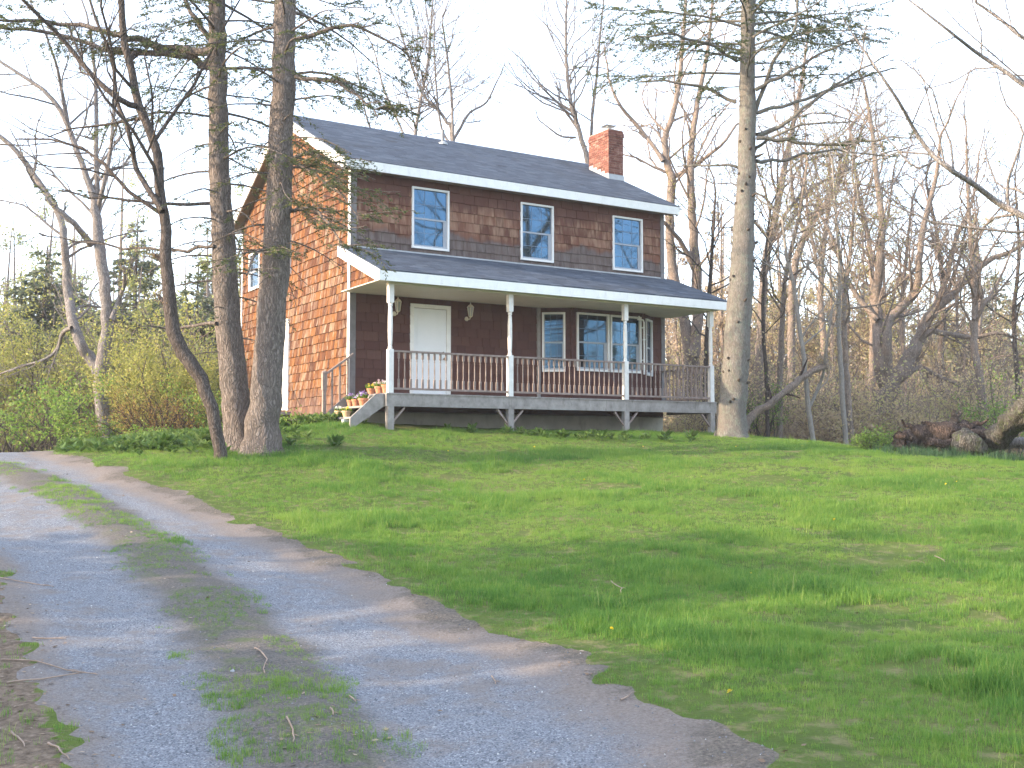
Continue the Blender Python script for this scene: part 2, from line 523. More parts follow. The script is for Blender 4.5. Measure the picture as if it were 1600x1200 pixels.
# ------------------------------------------------------------------ the house frame: x along the front, y into the house, z up
HA = R(90 - 58.6)
HO = np.array([-3.88, 26.0, 0.0])
AX = np.array([math.cos(HA), math.sin(HA), 0]); AY = np.array([-math.sin(HA), math.cos(HA), 0])


def H(t, s, z=0.0):
    return HO + AX * t + AY * s + np.array([0, 0, z])


# ------------------------------------------------------------------ terrain
ctl = []
for u, rows in {
    -250: [(1200, 5.3), (1000, 8.0), (900, 10.2), (800, 14), (750, 17.5)],
    100: [(1200, 5.3), (1000, 8.0), (900, 10.3), (800, 14), (750, 17.2), (708, 22.5)],
    400: [(1200, 5.3), (1000, 8.2), (900, 10.8), (820, 14), (750, 17.6), (705, 20.0)],
    800: [(1200, 5.2), (1000, 8.3), (900, 11.2), (800, 15.5), (740, 20.0), (700, 23.0), (678, 25.4)],
    1200: [(1200, 5.1), (1000, 8.3), (900, 11.3), (800, 15.5), (740, 19.5), (702, 23.5), (686, 27.0)],
    1600: [(1200, 5.0), (1000, 8.2), (900, 11.2), (800, 15.3), (752, 18.5), (728, 21)],
    1950: [(1000, 8.2), (900, 11), (800, 15), (760, 18.5), (740, 21)],
}.items():
    for v, d in rows:
        ctl.append(P(u, v, d))
for t, s, z in [(0, 0, 2.2), (9.6, 0, 2.0), (0, 8.4, 2.25), (9.6, 8.4, 2.0), (-.6, -1.2, 2.14), (0, -2.1, 2.03), (9.6, -2.1, 1.93), (4.8, -2.1, 2.0), (4.8, 3, 2.1)]:
    ctl.append(H(t, s, z))
for x, y, z in [(0, 0, 0), (-6, 0, .05), (6, 0, 0), (0, -6, -.2), (-12, 2, .2), (12, 2, .0), (-11, 20, 1.45), (-12.5, 27, 1.5), (-9, 32, 1.55), (-16, 40, 1.2), (0, 45, 1.7),
                (15, 40, 1.4), (11, 26, 1.3), (14, 30, 1.15), (22, 30, 1.0), (20, 18, .8), (30, 45, 1.2), (-25, 25, 1.1), (-24, 8, .6), (22, 0, -.1), (-20, 60, 1.2), (20, 60, 1.3), (0, -20, -.6)]:
    ctl.append(np.array([x, y, z]))
ctl = np.array(ctl)


def _phi(r2):
    return np.where(r2 > 1e-12, 0.5 * r2 * np.log(r2 + 1e-12), 0)


_n = len(ctl)
_K = _phi(((ctl[:, None, :2] - ctl[None, :, :2]) ** 2).sum(-1)) + np.eye(_n) * 0.6
_Pm = np.c_[np.ones(_n), ctl[:, :2]]
_A = np.block([[_K, _Pm], [_Pm.T, np.zeros((3, 3))]])
_w = np.linalg.solve(_A, np.r_[ctl[:, 2], 0, 0, 0])


def ground_z(x, y):
    x = np.atleast_1d(np.asarray(x, float)); y = np.atleast_1d(np.asarray(y, float))
    out = np.empty(x.size)
    xf, yf = x.ravel(), y.ravel()
    for i in range(0, x.size, 20000):
        q = np.c_[xf[i:i + 20000], yf[i:i + 20000]]
        r2 = ((q[:, None, :] - ctl[None, :, :2]) ** 2).sum(-1)
        z = _phi(r2) @ _w[:_n] + _w[_n] + q @ _w[_n + 1:]
        d = np.hypot(q[:, 0], q[:, 1] - 20)
        b = np.clip((d - 38) / 25, 0, 1); b = b * b * (3 - 2 * b)
        far = np.where(q[:, 1] > 0, 1.25, -.5)
        out[i:i + 20000] = z * (1 - b) + far * b
    return out.reshape(x.shape)


def gz(x, y):
    return float(ground_z([x], [y])[0])


def G(u, v):
    """where the ray through photo pixel (u, v) meets the ground"""
    ys = np.linspace(3, 40, 500)
    pts = np.array([P(u, v, y) for y in ys])
    g = ground_z(pts[:, 0], pts[:, 1])
    hit = np.nonzero(pts[:, 2] <= g)[0]
    i = hit[0] if len(hit) else 0
    return np.array([pts[i, 0], pts[i, 1], g[i]])


def B(u, Y, dz=0.0):
    """the ground point at depth Y in photo column u"""
    x = (u - 800) / FPX * Y
    z = gz(x, Y)
    for _ in range(4):       # the column leans a little because the camera looks up
        v = 600 - FPX * math.tan(math.atan2(z - EYE[2], Y) - PITCH)
        x = P(u, v, Y)[0]
        z = gz(x, Y)
    return np.array([x, Y, z + dz])


# driveway outline (right edge with the lawn, left edge in the leaf litter) and its grassy middle
edge_r = [(1260, 1255), (1190, 1190), (1120, 1130), (1000, 1082), (900, 1018), (800, 985), (700, 958), (600, 905), (500, 862), (400, 822), (300, 778), (215, 747), (150, 722)]
edge_r = [G(*p)[:2] for p in edge_r] + [np.array(q) for q in [(-9.0, 21.5), (-9.6, 23), (-11, 26), (-15, 31), (-24, 36)]]
edge_r = [np.array([4.5, -8.]), np.array([2.6, 1.5])] + edge_r
edge_l = [(110, 1225), (62, 1100), (35, 1000), (10, 920), (-40, 860), (-140, 800), (-280, 760)]
edge_l = [np.array([0.3, -8.]), np.array([-1.0, 1.5])] + [G(*p)[:2] for p in edge_l] + [np.array(q) for q in [(-14, 22), (-16, 27), (-20, 30), (-28, 33)]]
edge_r = np.array(edge_r); edge_l = np.array(edge_l)
DRIVE = np.concatenate([edge_r, edge_l[::-1]])
strip_line = np.array([[2.5, -8.], [.7, 2.0]] + [list(G(*p)[:2]) for p in [(540, 1230), (455, 1110), (400, 1030), (320, 930), (235, 850), (150, 795), (70, 755), (20, 735)]] + [[-12.0, 21.5], [-15, 27], [-24, 33.5]])


def inside(poly, x, y):
    c = np.zeros(x.shape, bool)
    n = len(poly)
    for i in range(n):
        x0, y0 = poly[i]; x1, y1 = poly[(i + 1) % n]
        if y0 == y1:
            continue
        c ^= ((y0 > y) != (y1 > y)) & (x < (x1 - x0) * (y - y0) / (y1 - y0) + x0)
    return c


def dist_line(line, x, y):
    d = np.full(x.shape, 1e9)
    for (x0, y0), (x1, y1) in zip(line[:-1], line[1:]):
        dx, dy = x1 - x0, y1 - y0
        t = np.clip(((x - x0) * dx + (y - y0) * dy) / (dx * dx + dy * dy), 0, 1)
        d = np.minimum(d, np.hypot(x - x0 - t * dx, y - y0 - t * dy))
    return d


_PERM = np.random.default_rng(3).random((256, 256))


def vnoise(x, y, s):
    """smooth value noise, 0..1"""
    x = np.asarray(x) * s + 100; y = np.asarray(y) * s + 100
    xi = np.floor(x).astype(int); yi = np.floor(y).astype(int)
    fx = x - xi; fy = y - yi
    fx = fx * fx * (3 - 2 * fx); fy = fy * fy * (3 - 2 * fy)
    g = lambda a, b: _PERM[a % 256, b % 256]
    return (g(xi, yi) * (1 - fx) + g(xi + 1, yi) * fx) * (1 - fy) + (g(xi, yi + 1) * (1 - fx) + g(xi + 1, yi + 1) * fx) * fy


def fbm(x, y, s):
    return vnoise(x, y, s) * .5 + vnoise(x, y, s * 2.1) * .3 + vnoise(x, y, s * 4.3) * .2


def grid_lines(a, b, step, lo, hi, grow=1.16):
    core = list(np.arange(a, b + 1e-6, step))
    s, x = step, a
    left = []
    while x > lo:
        s *= grow; x -= s; left.append(x)
    s, x = step, core[-1]
    right = []
    while x < hi:
        s *= grow; x += s; right.append(x)
    return np.array(left[::-1] + core + right)


gx = grid_lines(-11, 13, .08, -280, 280)
gy = grid_lines(2.5, 26, .08, -120, 300)
X, Y = np.meshgrid(gx, gy)
Z = ground_z(X, Y)
near = np.clip(1 - (np.hypot(X, Y - 14) - 18) / 14, 0, 1)
Z = Z + near * ((fbm(X, Y, .8) - .5) * .10 + (fbm(X, Y, 4.0) - .5) * .035)
drv = inside(DRIVE, X, Y)
ds = dist_line(strip_line, X, Y)
de = dist_line(edge_r, X, Y); dl = dist_line(edge_l, X, Y)
Z -= np.where(drv, np.clip(np.minimum(de, dl), 0, .5) * .10, 0)            # the drive lies a little lower than the turf
Z += np.where(drv, np.exp(-(ds / .35) ** 2) * .05, 0)
ny, nx = X.shape
idx = np.arange(ny * nx).reshape(ny, nx)
quads = np.stack([idx[:-1, :-1], idx[:-1, 1:], idx[1:, 1:], idx[1:, :-1]], -1).reshape(-1, 4)
cx = (X[:-1, :-1] + X[1:, 1:]).ravel() / 2; cy = (Y[:-1, :-1] + Y[1:, 1:]).ravel() / 2


def sdrive(x, y):
    """signed distance to the uneven outline of the drive, positive inside"""
    xw = x + (fbm(x, y, 1.7) - .5) * .55; yw = y + (fbm(x + 40, y, 1.9) - .5) * .55
    d = dist_line(np.concatenate([DRIVE, DRIVE[:1]]), xw, yw)
    return np.where(inside(DRIVE, xw, yw), d, -d)


def in_drive(x, y):
    return sdrive(np.asarray(x, float), np.asarray(y, float)) > 0


SDV = sdrive(X, Y)
isd = ((SDV[:-1, :-1] + SDV[1:, 1:] + SDV[1:, :-1] + SDV[:-1, 1:]) > 0).ravel()
# pull the vertices on the seam between turf and drive onto the outline
isq = isd.reshape(ny - 1, nx - 1)
cnt = np.zeros((ny, nx)); 
for a_, b_ in ((0, 0), (0, 1), (1, 0), (1, 1)):
    cnt[a_:ny - 1 + a_, b_:nx - 1 + b_] += isq
seam = (cnt > 0) & (cnt < 4)
ys_, xs_ = np.nonzero(seam)
for _ in range(2):
    px, py = X[ys_, xs_], Y[ys_, xs_]; e_ = .03
    f0 = sdrive(px, py); gxn = (sdrive(px + e_, py) - sdrive(px - e_, py)) / (2 * e_); gyn = (sdrive(px, py + e_) - sdrive(px, py - e_)) / (2 * e_)
    g2 = np.maximum(gxn ** 2 + gyn ** 2, .2)
    lim_ = .035 * np.maximum(1, np.abs(py - 14) - 11)
    X[ys_, xs_] -= np.clip(f0 * gxn / g2, -lim_, lim_); Y[ys_, xs_] -= np.clip(f0 * gyn / g2, -lim_, lim_)
allv = np.stack([X, Y, Z], -1).reshape(-1, 3)
litter = np.clip(1 - dl / 2.2, 0, 1) * (~drv)
litter = np.maximum(litter, np.clip((Y - 30) / 8, 0, 1) * .75)
litter = np.maximum(litter, np.clip((-X - 8 - .35 * np.maximum(Y - 20, 0)) / 3, 0, 1) * .6).ravel()


def terrain(name, sel, mat, attrs):
    q = quads[sel]
    used, inv = np.unique(q.ravel(), return_inverse=True)
    mb = MB(); mb.add(allv[used], inv.reshape(-1, 4))
    o = mb.build(name, mat, smooth=True)
    for an, av in attrs.items():
        a = o.data.attributes.new(an, 'FLOAT', 'POINT'); a.data.foreach_set('value', av.ravel()[used].astype(float))
    o['kind'] = 'structure'
    return o


terrain('ground', ~isd, M['soil'], {'litter': litter})
terrain('driveway', isd, M['gravel'], {'edge': np.minimum(de, dl * 1.5 + .25), 'strip': ds})


def gzt(x, y):
    """height of the built terrain mesh (bilinear)"""
    x = np.asarray(x, float); y = np.asarray(y, float)
    i = np.clip(np.searchsorted(gx, x) - 1, 0, nx - 2); j = np.clip(np.searchsorted(gy, y) - 1, 0, ny - 2)
    fx = (x - gx[i]) / (gx[i + 1] - gx[i]); fy = (y - gy[j]) / (gy[j + 1] - gy[j])
    return (Z[j, i] * (1 - fx) + Z[j, i + 1] * fx) * (1 - fy) + (Z[j + 1, i] * (1 - fx) + Z[j + 1, i + 1] * fx) * fy

# ------------------------------------------------------------------ the house
L, W = 9.62, 8.41
Z0, ZE = 2.46, 8.52                # bottom of the shingles, eave
SLOPE = (10.78 - 8.52) / (4.2 + .35)
house = thing('house', 'two-storey brown shingled house with white trim and a railed front porch', 'house', HO, HA)


def hb(name, mat, fn, parent=house, smooth=False, label=None, stuff=False):
    mb = MB(); fn(mb)
    return mb.build(name, mat, parent, smooth, label, stuff)


def bxs(name, mat, *boxes, parent=house, label=None):
    mb = MB()
    for b in boxes:
        mb.box(*b)
    return mb.build(name, mat, parent, False, label)


foundation = bxs('foundation', M['concrete'], (0.02, L - .02, 0.03, W - .02, 1.2, Z0 + .03))
wall_f = bxs('wall', M['wallcore'], (0.0, L, 0.03, .2, Z0, ZE - .1), label='shaded front wall of weathered dark shingles')
mbw = MB(); mbw.prism([(0.2, Z0), (W, Z0), (W, 8.25), (4.2, 8.25 + (W - 4.2) * SLOPE), (0.2, 8.3)], 0, 0.03, .2)
wall_s = mbw.build('wall', M['wallcore'], house, label='sunlit orange-brown shingled gable wall')
mbw = MB(); mbw.prism([(0.2, Z0), (W, Z0), (W, 8.25), (4.2, 8.25 + (W - 4.2) * SLOPE), (0.2, 8.3)], 0, L - .2, L - .03)
mbw.build('wall', M['wallcore'], house, label='plain far gable wall')
bxs('wall', M['wallcore'], (.2, L - .2, W - .2, W - .002, Z0, 8.25), label='rear wall')


def rect_minus(rc, holes):
    out = [rc]
    for (a, b, c, d) in holes:
        nxt = []
        for (x0, x1, z0, z1) in out:
            if b <= x0 or a >= x1 or d <= z0 or c >= z1:
                nxt.append((x0, x1, z0, z1)); continue
            if a > x0: nxt.append((x0, a, z0, z1))
            if b < x1: nxt.append((b, x1, z0, z1))
            xa, xb = max(a, x0), min(b, x1)
            if c > z0: nxt.append((xa, xb, z0, c))
            if d < z1: nxt.append((xa, xb, d, z1))
        out = nxt
    return [r for r in out if r[1] - r[0] > .02 and r[3] - r[2] > .03]


def courses(z0, z1, x0, x1, expo, holes, wmin, wmax, lim=None):
    res = []
    z = z0
    while z < z1 - .03:
        top = min(z + expo, z1)
        a, b = (x0, x1) if lim is None else lim(top)
        x = a - random.uniform(0, wmin)
        while x < b:
            w = random.uniform(wmin, wmax)
            r = (max(x, a), min(x + w - .006, b), z + random.uniform(-.006, .008), top + .025)
            if r[1] - r[0] > .03:
                res += rect_minus(r, holes)
            x += w
        z += expo
    return res


# one wedge shared by every shingle that is an object of its own (unit width and height, thick at the foot)
wedge = MB()
wedge.hexa([[0, -.034, 0], [1, -.034, 0], [1, .03, 0], [0, .03, 0], [0, -.006, 1], [1, -.006, 1], [1, .03, 1], [0, .03, 1]])
shingle_me = wedge.mesh('shingle'); shingle_me.materials.append(M['shingle_front'])

WIN = [(1.60, 2.65, 6.57, 8.12), (4.79, 5.83, 6.56, 8.10), (7.81, 8.86, 6.55, 8.08)]
DOOR = (1.575, 2.705, 2.83, 5.18)
BAY = (5.36, 9.24)
up = courses(6.40, 8.36, .12, L - .10, .242, WIN, .19, .42)
lo = courses(2.83, 5.36, .12, L - .10, .228, [DOOR, (BAY[0] + .02, BAY[1] - .02, 0, 6)], .19, .40)
piece = [(r, 0) for r in up] + [(r, 1) for r in lo]
piece.sort(key=lambda q: -(q[0][1] - q[0][0]) * (q[0][3] - q[0][2]) / (26 + .52 * q[0][0]) ** 2)
rest = MB()
for i, (r, low) in enumerate(piece):
    if i < 296:
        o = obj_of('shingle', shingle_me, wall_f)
        o.location = (r[0], 0, r[2]); o.scale = (r[1] - r[0], random.uniform(.8, 1.0), r[3] - r[2])
        o.rotation_euler = (0, random.gauss(0, .004), 0)
    else:
        rest.hexa([[r[0], -.034, r[2]], [r[1], -.034, r[2]], [r[1], .03, r[2]], [r[0], .03, r[2]], [r[0], -.006, r[3]], [r[1], -.006, r[3]], [r[1], .03, r[3]], [r[0], .03, r[3]]], random.random())
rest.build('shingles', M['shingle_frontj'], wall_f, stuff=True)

# gable wall shingles (x = 0 plane, outward is -x)
SWIN = [(4.10, 5.05, 6.36, 7.46), (6.72, 7.70, 6.30, 7.42)]
SDOOR = (4.17, 5.15, 2.62, 5.07)
side = courses(Z0, 10.6, .1, W - .05, .226, SWIN + [SDOOR], .09, .21, lambda zt: (max(.1, 4.2 - (10.60 - zt) / SLOPE), min(W - .05, 4.2 + (10.60 - zt) / SLOPE)) if zt > 8.2 else (.1, W - .05))
mb = MB()
for (a, b, c, d) in side:
    t = random.random(); e = random.uniform(-.006, .008)
    mb.hexa([[-.038 + e, b, c], [-.038 + e, a, c], [.03, a, c], [.03, b, c], [-.005, b, d], [-.005, a, d], [.03, a, d], [.03, b, d]], t)
# the little triangle of wall under the end of the porch roof
for (a, b, c, d) in courses(5.36, 6.3, -2.2, 0.0, .226, [], .12, .26, lambda zt: (-(6.24 - zt) / .383, -.012)):
    if b - a > .05:
        mb.hexa([[-.038, b, c], [-.038, a, c], [.03, a, c], [.03, b, c], [-.005, b, d], [-.005, a, d], [.03, a, d], [.03, b, d]], random.random())
mb.build('shingles', M['shingle_side'], wall_s, stuff=True)
mb = MB(); mb.prism([(-2.25, 5.34), (0.028, 5.34), (0.028, 6.24)], 0, 0.03, .1)
mb.build('gable_end', M['wallcore'], house)

# corner boards
for nm, bx in [('corner_board', (-.03, .12, -.042, .027, 2.75, 8.30)), ('corner_board', (L - .10, L + .03, -.042, .027, 2.75, 8.30))]:
    bxs(nm, M['corner'], bx)
bxs('corner_board', M['trim'], (-.046, -.0305, -.034, .098, Z0, 8.34), label='thin white corner board on the gable side')
bxs('corner_board', M['trim'], (-.046, .027, W - .05, W + .03, Z0, 8.2), label='white corner board at the rear')


# windows: frame > sash, pane, all built in (x across, z up), then turned and set into the wall
def window(x0, x1, z0, z1, parent, place=None, curtain=False, thin=.05, screen=True, label=None):
    w, h = x1 - x0, z1 - z0
    f = thin
    mb = MB()
    mb.box(0, f, -.06, .03, 0, h); mb.box(w - f, w, -.06, .03, 0, h)
    mb.box(f, w - f, -.06, .03, h - f, h); mb.box(f, w - f, -.068, .03, 0, f * 1.1)
    fr = mb.build('window', M['frame'], parent, label=label)
    if place is None:
        fr.location = (x0, 0, z0)
    else:
        fr.matrix_local = place
    mid = h * .49
    mb = MB()                                   # upper and lower sash rails
    r = .035
    mb.box(f, w - f, -.022, .02, mid - .02, mid + .025)
    mb.box(f, f + r, -.018, .02, f, mid - .02); mb.box(w - f - r, w - f, -.018, .02, f, mid - .02)
    mb.box(f, f + .018, -.012, .02, mid + .025, h - f); mb.box(w - f - .018, w - f, -.012, .02, mid + .025, h - f)
    mb.box(f + r, w - f - r, -.018, .02, f, f + .05)
    if screen:
        mb.box(w - f - r - .07, w - f - r, -.016, .02, f + .05, mid - .02)
    s = mb.build('sash', M['sash'], fr)
    for a, b in ((f, mid - .02), (mid + .025, h - f)):
        mb = MB(); mb.box(f + .002, w - f - .002, .0, .018, a + .002, b - .002)
        mb.build('pane', M['glass'], fr)
    mb = MB()                                   # thin grille bars
    for k in (1, 2):
        xx = f + (w - 2 * f) * k / 3
        mb.box(xx - .005, xx + .005, -.004, -.001, f + .05, mid - .03); mb.box(xx - .005, xx + .005, -.004, -.001, mid + .03, h - f)
    for zz in ((f + mid) / 2, (mid + h - f) / 2):
        mb.box(f + .03, w - f - .03, -.0065, -.0042, zz - .006, zz + .006)
    mb.build('grille', M['grille'], fr)
    return fr


for w in WIN:
    window(*w, house)
for (a, b, c, d) in SWIN:
    # on the gable wall: x of the window runs back to front, outward is -x of the house
    Mx = Matrix.Translation((0, b, c)) @ Matrix.Rotation(-PI / 2, 4, 'Z')
    window(0, b - a, 0, d - c, house, Mx, thin=.06, screen=False)

# front door
mb = MB()
a, b, c, d = DOOR
mb.box(a, a + .095, -.05, .03, c, d); mb.box(b - .11, b, -.05, .03, c, d); mb.box(a + .095, b - .11, -.05, .03, d - .095, d); mb.box(a + .06, b - .06, -.09, .03, c, c + .06)
frame = mb.build('door_frame', M['trim'], house)
mb = MB()
mb.box(a + .1, b - .118, -.012, .03, c + .065, d - .105)
for zz in (c + .25, c + 1.22):
    mb.box(a + .22, b - .24, -.018, -.0122, zz, zz + .85)
door = mb.build('door', M['door'], house, label='pale blue-white front door')
mb = MB(); Mk = Matrix.Translation((b - .19, -.03, c + 1.0)) @ Matrix.Rotation(PI / 2, 4, 'X')
mb.lathe([(.018, -.02), (.016, .03), (.034, .04), (.036, .062), (.02, .075)], M=Mk, sides=10)
mb.lathe([(.03, -.02), (.03, -.012), (.012, -.01)], M=Matrix.Translation((b - .19, -.03, c + 1.16)) @ Matrix.Rotation(PI / 2, 4, 'X'), sides=10)
mb.build('handle', M['brass'], door)
# side door, its stoop and rail
a, b, c, d = SDOOR
bxs('door_frame', M['trim'], (-.06, .03, a, a + .1, c, d), (-.06, .03, b - .1, b, c, d), (-.06, .03, a + .1, b - .1, d - .1, d), (-.09, .03, a - .02, b + .02, d, d + .05), label='white frame of the side door')
bxs('door', M['trim'], (-.03, .03, a + .102, b - .102, c + .02, d - .102), label='white side door')
stoop = bxs('stoop', M['greywood'], (-1.0, -.03, 4.0, 5.4, 2.50, 2.58), (-.95, -.90, 4.02, 4.1, 1.9, 2.5), (-.95, -.90, 5.3, 5.38, 1.9, 2.5))
mb = MB()
for yy in (3.72, 4.05):
    mb.box(-.98, -.95, yy, yy + .03, 2.2, 3.42 - (4.05 - yy) * .75)
mb.hexa([[-1.0, 3.5, 3.0], [-.93, 3.5, 3.0], [-.93, 4.15, 3.5], [-1.0, 4.15, 3.5], [-1.0, 3.5, 3.05], [-.93, 3.5, 3.05], [-.93, 4.15, 3.55], [-1.0, 4.15, 3.55]])
mb.build('handrail', M['brass'], stoop)
bxs('tread', M['concrete'], (-1.0, -.1, 3.62, 3.98, 2.05, 2.32), parent=stoop)

# ---------------- main roof
TL, TR = -.32, 9.95
rp = lambda s: 8.52 + SLOPE * (s + .35) if s <= 4.2 else 8.52 + SLOPE * (8.75 - s)
mb = MB()
mb.prism([(-.33, rp(-.33) - .03), (4.2, 10.75), (8.73, rp(8.73) - .03), (8.73, rp(8.73) - .17), (4.2, 10.61), (-.33, rp(-.33) - .17)], 0, TL + .03, TR - .03)
roof = mb.build('roof', M['soffit'], house, label='main gable roof')


def roof_shingles(parent, e0, e1, x0, x1, expo=.142):
    """courses of asphalt tabs from the eave e0=(y,z) up to e1"""
    mb = MB()
    v = np.array([e1[0] - e0[0], e1[1] - e0[1]]); ln = np.hypot(*v); v /= ln
    nrm = np.array([-v[1], v[0]]) * (1 if v[0] > 0 else -1)
    n = int(ln / expo) + 1
    for i in range(n):
        a = i * expo; b = min(a + expo * 1.15, ln)
        if b - a < .02: continue
        x = x0 - (0.16 if i % 2 else 0)
        while x < x1:
            w = random.choice((.30, .32, .34))
            xa, xb = max(x, x0), min(x + w - .006, x1)
            if xb - xa > .02:
                h0 = .012 + random.uniform(0, .003); h1 = .003
                p = [np.array(e0) + v * a + nrm * h for h in (-.03, h0)] + [np.array(e0) + v * b + nrm * h for h in (-.03, h1)]
                mb.hexa([[xa, *p[0]], [xb, *p[0]], [xb, *p[2]], [xa, *p[2]], [xa, *p[1]], [xb, *p[1]], [xb, *p[3]], [xa, *p[3]]], random.gauss(.5, .2))
            x += w
    return mb.build('roof_shingles', M['roof'], parent, stuff=True)


roof_shingles(roof, (-.37, rp(-.37)), (4.2, 10.78), TL, TR)
roof_shingles(roof, (8.77, rp(8.77)), (4.2, 10.78), TL, TR)
mb = MB()
x = TL
while x < TR:
    xb = min(x + .3, TR)
    mb.prism([(4.04, 10.715), (4.2, 10.80), (4.36, 10.715), (4.36, 10.69), (4.04, 10.69)], 0, x, xb - .006, random.gauss(.4, .2)); x += .3
mb.build('ridge_cap', M['roof'], roof, stuff=True)
bxs('fascia', M['trim'], (TL + .02, TR - .02, -.375, -.335, 8.27, 8.495), parent=roof)
bxs('fascia', M['trim'], (TL + .02, TR - .02, 8.735, 8.775, 8.27, 8.495), parent=roof)
bxs('soffit', M['soffit'], (TL + .06, TR - .06, -.334, -.035, 8.30, 8.32), parent=roof)
for x0, x1 in ((TL - .02, TL + .018), (TR - .018, TR + .02)):
    for s in (0, 1):
        y0, y1 = (-.40, 4.2) if s == 0 else (8.80, 4.2)
        za = rp(y0) if s == 0 else rp(8.80)
        mb = MB()
        mb.prism([(y0, za - .02), (y1, 10.765), (y1, 10.765 - .25), (y0 + (.12 if s == 0 else -.12), za - .25)], 0, x0, x1)
        mb.build('rake_board', M['trim'], roof)
# plumbing vent
mb = MB()
vy = 3.55; vz = rp(vy)
mb.lathe([(.05, -.1), (.05, .42), (.043, .42), (.043, .40)], c=(4.35, vy, vz), sides=10)
vent = mb.build('vent_pipe', M['pipe'], roof)
mb = MB(); mb.lathe([(.14, -.03), (.13, .035), (.06, .07)], c=(4.35, vy, vz), sides=12)
mb.build('flashing', M['flash'], vent)

# chimney
CX0, CX1, CY0, CY1, CT = 9.38, 9.94, 2.25, 3.28, 11.40
chim = bxs('chimney', M['mortar'], (CX0 + .012, CX1 - .012, CY0 + .012, CY1 - .012, 9.4, CT - .02))
mb = MB()
z, row = 9.42, 0
while z < CT - .05:
    cor = .022 if z > CT - .30 and z < CT - .14 else 0
    for (ax, a0, a1, p0, p1) in ((0, CX0, CX1, CY0, CY0), (0, CX0, CX1, CY1, CY1), (1, CY0, CY1, CX0, CX0), (1, CY0, CY1, CX1, CX1)):
        x = a0 - cor - (.105 if row % 2 else 0)
        while x < a1 + cor:
            xa, xb = max(x, a0 - cor), min(x + .20, a1 + cor)
            if xb - xa > .03:
                t = random.gauss(.5, .25); e = random.uniform(0, .004) + cor
                sgn = -1 if p0 in (CY0, CX0) else 1
                q = sorted((p0 + sgn * e, p0 - sgn * .05))
                if ax == 0: mb.box(xa, xb, q[0], q[1], z, z + .062, t)
                else: mb.box(q[0], q[1], xa + .001, xb - .001, z + .0005, z + .0615, t)
            x += .21
    z += .072; row += 1
mb.build('bricks', M['brick'], chim, stuff=True)
mb = MB()
zr = rp(CY0)
mb.hexa([[CX0 - .014, CY0 - .05, zr - .1], [CX1 + .014, CY0 - .05, zr - .1], [CX1 + .014, CY0 - .012, zr - .1], [CX0 - .014, CY0 - .012, zr - .1], [CX0 - .014, CY0 - .016, zr + .16], [CX1 + .014, CY0 - .016, zr + .16], [CX1 + .014, CY0 - .008, zr + .16], [CX0 - .014, CY0 - .008, zr + .16]])
for kk in range(5):
    y0 = CY0 + kk * .2; zz = rp(y0 + .1)
    mb.box(CX0 - .012, CX0 - .006, y0, y0 + .2, zz - .12, zz + .14)
mb.build('flashing', M['flash'], chim)
mb = MB()
for yy in (2.62,):
    for dx, dy in ((-.12, -.12), (.12, -.12), (.12, .12), (-.12, .12)):
        mb.box(9.64 + dx - .008, 9.64 + dx + .008, yy + dy - .008, yy + dy + .008, CT - .02, CT + .16)
    for kk in range(9):
        xx = 9.52 + kk * .03
        mb.box(xx - .003, xx + .003, yy - .123, yy - .117, CT - .02, CT + .16)
        mb.box(9.517, 9.523, yy - .12 + kk * .03 - .003, yy - .12 + kk * .03 + .003, CT - .02, CT + .16)
    mb.hexa([[9.44, yy - .2, CT + .16], [9.84, yy - .2, CT + .16], [9.84, yy + .2, CT + .16], [9.44, yy + .2, CT + .16], [9.58, yy - .06, CT + .20], [9.70, yy - .06, CT + .20], [9.70, yy + .06, CT + .20], [9.58, yy + .06, CT + .20]])
mb.build('chimney_cap', M['flash'], chim)

# ---------------- porch roof
PT, PE = (-.0, 6.45), (-2.37, 5.545)
mb = MB()
mb.prism([(-2.33, 5.53), (.02, 6.42), (.02, 6.25), (-2.33, 5.36)], 0, TL + .03, TR - .03)
proof = mb.build('porch_roof', M['soffit'], house, label='shed roof over the front porch')
roof_shingles(proof, PE, PT, TL, TR)
bxs('flashing', M['flash'], (.13, L - .11, -.045, -.028, 6.42, 6.475), parent=proof)
bxs('fascia', M['trim'], (TL + .02, TR - .02, -2.375, -2.335, 5.30, 5.52), parent=proof)
for x0, x1 in ((TL - .02, TL + .018), (TR - .018, TR + .02)):
    mb = MB(); mb.prism([(.028, 6.45), (-2.39, 5.53), (-2.39, 5.30), (-2.25, 5.30), (.028, 6.19)], 0, x0, x1)
    mb.build('rake_board', M['trim'], proof)
bxs('ceiling', M['ceiling'], (TL + .06, TR - .06, -2.333, -.03, 5.325, 5.345), parent=proof)
bxs('beam', M['ceiling'], (.0, L, -2.13, -2.01, 5.27, 5.324), parent=proof)

# ---------------- porch deck
DZ = 2.83
deck = bxs('deck', M['greywood'], (.03, L + .05, -2.05, -.04, DZ - .16, DZ - .03))
mb = MB()
x = -.02
while x < L + .08:
    mb.box(x, min(x + .134, L + .08), -2.135, -.04, DZ - .029, DZ, random.random()); x += .14
mb.build('deck_boards', M['greywood'], deck, stuff=True)
for (x0, x1) in ((-.02, 3.24), (3.244, 6.66), (6.664, L + .08)):
    bxs('rim_board', M['greywood'], (x0, x1, -2.115, -2.055, DZ - .30, DZ - .03), parent=deck)
bxs('rim_board', M['greywood'], (-.02, .028, -2.05, -.05, DZ - .30, DZ - .03), parent=deck)
bxs('rim_board', M['greywood'], (L + .052, L + .08, -2.05, -.05, DZ - .30, DZ - .03), parent=deck)
PX = [.09, 3.23, 6.68, 9.56]
PY = -2.06


